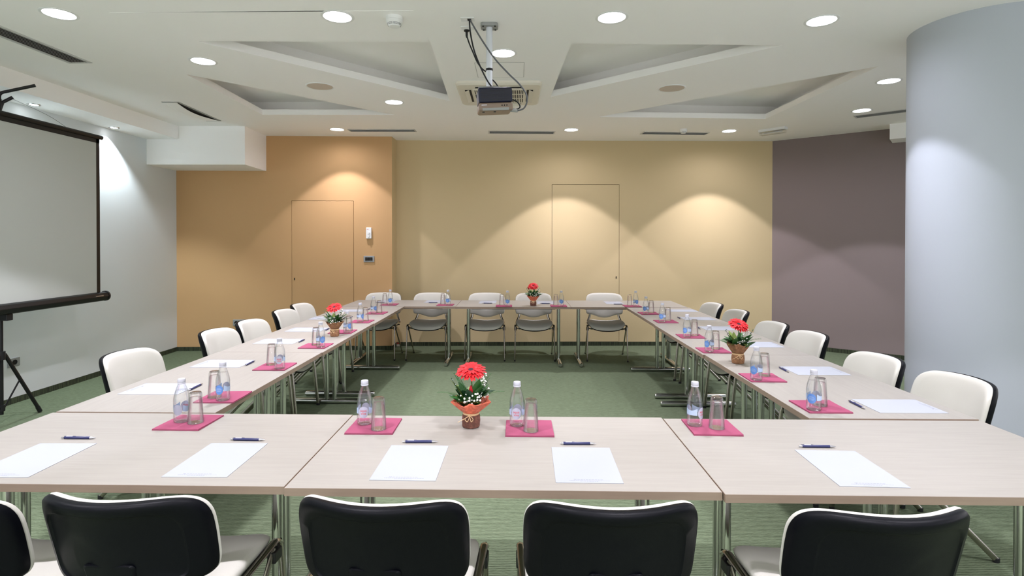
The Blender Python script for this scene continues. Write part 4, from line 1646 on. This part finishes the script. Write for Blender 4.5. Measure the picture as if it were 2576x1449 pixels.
def flower_pot(name, loc, label, wrap, collar, seed, tilt, tilt_dir, bud=None, ferns=4, scale=1.0, flare=1.0):
    global PETAL
    rnd = random.Random(seed)
    r = thing(name, label, 'flower pot', loc, 0, 'gerbera pots on the tables')
    r.scale = (scale,) * 3
    # wrapped pot, faceted and slightly crumpled
    mb = MB()
    n = 20
    prof = [(1e-6, 0.0008), (0.033, 0.0008), (0.036, 0.004), (0.039, 0.03), (0.0375, 0.05), (0.033, 0.06), (0.031, 0.062)]
    vv, ff = [], []
    for (rr, z) in prof:
        for k in range(n):
            a = 2 * PI * k / n
            q = rr * (1 + (0.035 * math.sin(5 * a + seed) + rnd.uniform(-0.03, 0.03)) * (1 if rr > 0.01 else 0))
            vv.append((q * math.cos(a), q * math.sin(a), z))
    for i in range(len(prof) - 1):
        for k in range(n):
            k2 = (k + 1) % n
            ff.append((i * n + k, i * n + k2, (i + 1) * n + k2, (i + 1) * n + k))
    mb.add(vv, ff).build('pot_wrap', wrap, r, smooth=True, angle=0.5)
    # flared paper collar
    mb = MB()
    n = 44
    vv, ff = [], []
    tips = [rnd.uniform(-0.012, 0.02) for _ in range(8)]
    for i in range(7):
        t = i / 6
        for k in range(n):
            a = 2 * PI * k / n
            tip = tips[int(k / n * 8) % 8] * (0.5 - 0.5 * math.cos(2 * PI * (k / n * 8)))
            rr = 0.031 + 0.047 * flare * t ** 0.9 + 0.012 * t * math.sin(7 * a + seed) + tip * t * 0.5
            zz = 0.062 + 0.052 * (1.5 - 0.5 * flare) * t + 0.55 * tip * t + 0.004 * t * math.sin(11 * a + 2 * seed)
            vv.append((rr * math.cos(a), rr * math.sin(a), zz))
    for i in range(6):
        for k in range(n):
            k2 = (k + 1) % n
            ff.append((i * n + k, i * n + k2, (i + 1) * n + k2, (i + 1) * n + k))
    o = mb.add(vv, ff).build('paper_collar', collar, r, smooth=True, angle=0.6)
    sd = o.modifiers.new('solid', 'SOLIDIFY')
    sd.thickness = 0.0008
    # twine
    tw = MB()
    for k in range(2):
        tw.tube([(0.0335 * math.cos(a), 0.0335 * math.sin(a), 0.0575 + 0.004 * k + 0.001 * math.sin(2 * a)) for a in [2 * PI * j / 24 for j in range(25)]], 0.0022, 6)
    t_ = tw.build('twine', 'twine', r, smooth=True)
    lo = MB()
    lo.tube(smooth_path([(-0.004, -0.035, 0.058), (-0.022, -0.042, 0.046), (-0.012, -0.0425, 0.034), (-0.002, -0.0375, 0.055)], 5), 0.0015, 5)
    lo.tube(smooth_path([(-0.002, -0.035, 0.058), (0.012, -0.042, 0.045), (0.004, -0.0425, 0.034), (-0.002, -0.0375, 0.055)], 5), 0.0015, 5)
    lo.tube(smooth_path([(-0.002, -0.036, 0.057), (-0.03, -0.045, 0.044), (-0.052, -0.05, 0.034)], 5), 0.0011, 5)
    lo.build('bow', 'twine', t_, smooth=True)
    # broad leaves
    lm = [leaf_mesh(0.105, 0.048, 0.2), leaf_mesh(0.09, 0.042, 0.35), leaf_mesh(0.08, 0.036, 0.1)]
    meshes = [m_.mesh('leaf', True) for m_ in lm]
    mats = ['leaf_dark', 'leaf_green', 'leaf_dark', 'leaf_green', 'leaf_olive']
    for k in range(34):
        me_ = meshes[k % 3]
        if not me_.materials:
            me_.materials.append(MATS['leaf_green'])
        o = bpy.data.objects.new('leaf', me_)
        COL.objects.link(o)
        o.parent = r
        a = 2 * PI * k / 34 * 5 + rnd.uniform(-0.3, 0.3)
        el = rnd.uniform(0.45, 1.35)
        zz = rnd.uniform(0.085, 0.125)
        rr = rnd.uniform(0.01, 0.035)
        o.location = (rr * math.cos(a), rr * math.sin(a), zz)
        o.rotation_euler = (Matrix.Rotation(a - PI / 2, 4, 'Z') @ Matrix.Rotation(el, 4, 'X') @ Matrix.Rotation(rnd.uniform(-0.5, 0.5), 4, 'Y')).to_euler()
        o.scale = (1, rnd.uniform(0.8, 1.1), 1)
        if k % 5:
            o.material_slots[0].link = 'OBJECT'
            o.material_slots[0].material = MATS[mats[k % 5]]
    # small round-leaved sprig
    for sgn, aa in ((-1, PI + 0.2), (1, -0.5)):
        mb = MB()
        base = Vector((0.03 * math.cos(aa), 0.03 * math.sin(aa), 0.11))
        tip = Vector((0.085 * math.cos(aa), 0.085 * math.sin(aa), 0.21))
        mb.tube([base, base.lerp(tip, 0.5) + Vector((0, 0, 0.006)), tip], 0.001, 4)
        for j in range(8):
            c = base.lerp(tip, 0.25 + 0.75 * j / 7)
            s = 1 if j % 2 else -1
            side = Vector((-math.sin(aa) * s, math.cos(aa) * s, 0.4)).normalized()
            outw = Vector((math.cos(aa), math.sin(aa), 0.3)).normalized()
            q = [c, c + side * 0.010 + outw * 0.005, c + side * 0.018, c + side * 0.010 - outw * 0.006]
            mb.add(q, [(0, 1, 2, 3)])
        mb.build('sprig', 'leaf_dark', r)
    # fern fronds
    fm = fern_mesh(0.13)
    fme = fm.mesh('fern_frond')
    fme.materials.append(MATS['leaf_green'])
    fa = [(-0.05, 0.35), (PI + 0.05, 0.30), (PI - 0.5, 1.0), (0.55, 0.95), (2.2, 0.6), (-1.1, 0.5)][:ferns]
    for a, el in fa:
        o = bpy.data.objects.new('fern_frond', fme)
        COL.objects.link(o)
        o.parent = r
        o.location = (0.02 * math.cos(a), 0.02 * math.sin(a), 0.115)
        o.rotation_euler = (Matrix.Rotation(a - PI / 2, 4, 'Z') @ Matrix.Rotation(el, 4, 'X')).to_euler()
    # baby's breath: many tiny white heads
    mb, st = MB(), MB()
    for k in range(58):
        if k < 32:
            a, rr, zz = rnd.uniform(-PI * 0.8, -PI * 0.2), rnd.uniform(0.035, 0.072), rnd.uniform(0.115, 0.165)
        else:
            a, rr, zz = rnd.uniform(-0.6, 0.9), rnd.uniform(0.045, 0.078), rnd.uniform(0.13, 0.222)
        c = Vector((rr * math.cos(a), rr * math.sin(a), zz))
        mb.sphere(c, rnd.uniform(0.0032, 0.0052), 7, 4)
        st.tube([(c.x * 0.35, c.y * 0.35, 0.10), tuple(c)], 0.0004, 3, cap=False)
    bb = mb.build('baby_breath', 'bloom_white', r, smooth=True)
    bb['kind'] = 'stuff'
    st.build('fine_stems', 'stem_green', bb)
    # gerbera
    top = Vector((0.0, -0.012, 0.243))
    MB().tube(smooth_path([(0, 0, 0.09), (0.004, 0.002, 0.16), tuple(top - Vector((0, 0, 0.006)))], 5), 0.0026, 8).build('flower_stem', 'stem_green', r, smooth=True)
    M = Matrix.Translation(top) @ Matrix.Rotation(tilt_dir, 4, 'Z') @ Matrix.Rotation(tilt, 4, 'X')
    g = MB().lathe([(1e-6, 0.0045), (0.007, 0.0075), (0.0135, 0.0065), (0.0145, 0.0), (0.006, -0.006), (1e-6, -0.007)], 20, M).build('gerbera_head', 'flower_eye', r, smooth=True)
    if PETAL is None:
        mb = MB()
        vv, ff = [], []
        n = 6
        for i in range(n + 1):
            t = i / n
            w = 0.0142 * (0.35 + 0.65 * math.sin(PI * (0.12 + 0.70 * t))) * (1 if t < 0.95 else 0.45)
            z = 0.010 * math.sin(PI * t * 0.7) - 0.008 * t * t
            for s in (-0.5, 0, 0.5):
                vv.append((w * s, 0.010 + 0.056 * t, z - (0.0012 if s == 0 else 0)))
        for i in range(n):
            for j in range(2):
                a = i * 3 + j
                ff.append((a, a + 1, a + 4, a + 3))
        PETAL = mb.add(vv, ff).mesh('petal', True)
        PETAL.materials.append(MATS['petal_red'])
    for ringi, (cnt, sc_, dz, el) in enumerate(((27, 1.0, -0.003, -0.05), (25, 0.9, 0.0, 0.06), (20, 0.7, 0.003, 0.16))):
        for k in range(cnt):
            o = bpy.data.objects.new('petal', PETAL)
            COL.objects.link(o)
            o.parent = g
            a = 2 * PI * (k + 0.5 * ringi) / cnt + rnd.uniform(-0.05, 0.05)
            L_ = M @ Matrix.Rotation(a, 4, 'Z') @ Matrix.Translation((0, 0, dz)) @ Matrix.Rotation(el + rnd.uniform(-0.07, 0.07), 4, 'X') @ Matrix.Diagonal((1, sc_ * rnd.uniform(0.93, 1.04), 1, 1))
            o.matrix_local = L_
    fl_ = MB()
    for k in range(26):
        a = 2 * PI * k / 26
        d = Vector((math.cos(a), math.sin(a), 0))
        s = Vector((-math.sin(a), math.cos(a), 0))
        rr = 0.026 if k % 2 else 0.022
        fl_.add([M @ (d * 0.009 + s * 0.002 + Vector((0, 0, 0.004))), M @ (d * 0.009 - s * 0.002 + Vector((0, 0, 0.004))), M @ (d * rr - s * 0.0015 + Vector((0, 0, 0.008))), M @ (d * rr + s * 0.0015 + Vector((0, 0, 0.008)))], [(0, 1, 2, 3)])
    fl_.build('inner_florets', 'petal_inner', g)
    if bud:
        bp_, bq = Vector(bud[0]), Vector(bud[1])
        mb = MB()
        mb.tube([bp_.lerp(bq, t) for t in (0, 0.2, 0.5, 0.8, 1.0)], [0.0035, 0.008, 0.009, 0.006, 0.002], 9)
        bo = mb.build('flower_bud', 'petal_inner', r, smooth=True)
        MB().tube([(0, 0, 0.10), tuple(bp_)], 0.0015, 5).build('bud_stem', 'stem_green', bo)
    return r


def spot_on_table(u, v):
    p = on_table(u, v)
    return (p.x, p.y, HT)


flower_pot('gerbera_pot', spot_on_table(1185, 1073), 'red gerbera with dark leaves in orange paper on row opposite beige wall', 'wrap_dark', 'wrap_orange', 3, 0.36, 0.0,
           bud=((0.004, -0.045, 0.155), (0.004, -0.05, 0.19)), ferns=5)
flower_pot('gerbera_pot', spot_on_table(842, 846), 'red gerbera in brown paper pot on projection screen row', 'wrap_brown', 'wrap_brown', 11, 0.46, -0.15, ferns=2, flare=0.72)
flower_pot('gerbera_pot', spot_on_table(1856, 913.5), 'red gerbera in brown paper pot on the column row', 'wrap_brown', 'wrap_brown', 23, 0.54, 0.2, ferns=2, scale=1.04, flare=0.62)
flower_pot('gerbera_pot', spot_on_table(1341.5, 769), 'red gerbera with side bud in brown paper on beige wall row', 'wrap_dark', 'wrap_orange', 31, 0.62, 0.0, flare=0.8,
           bud=((-0.05, -0.01, 0.20), (-0.072, -0.012, 0.235)), ferns=4)
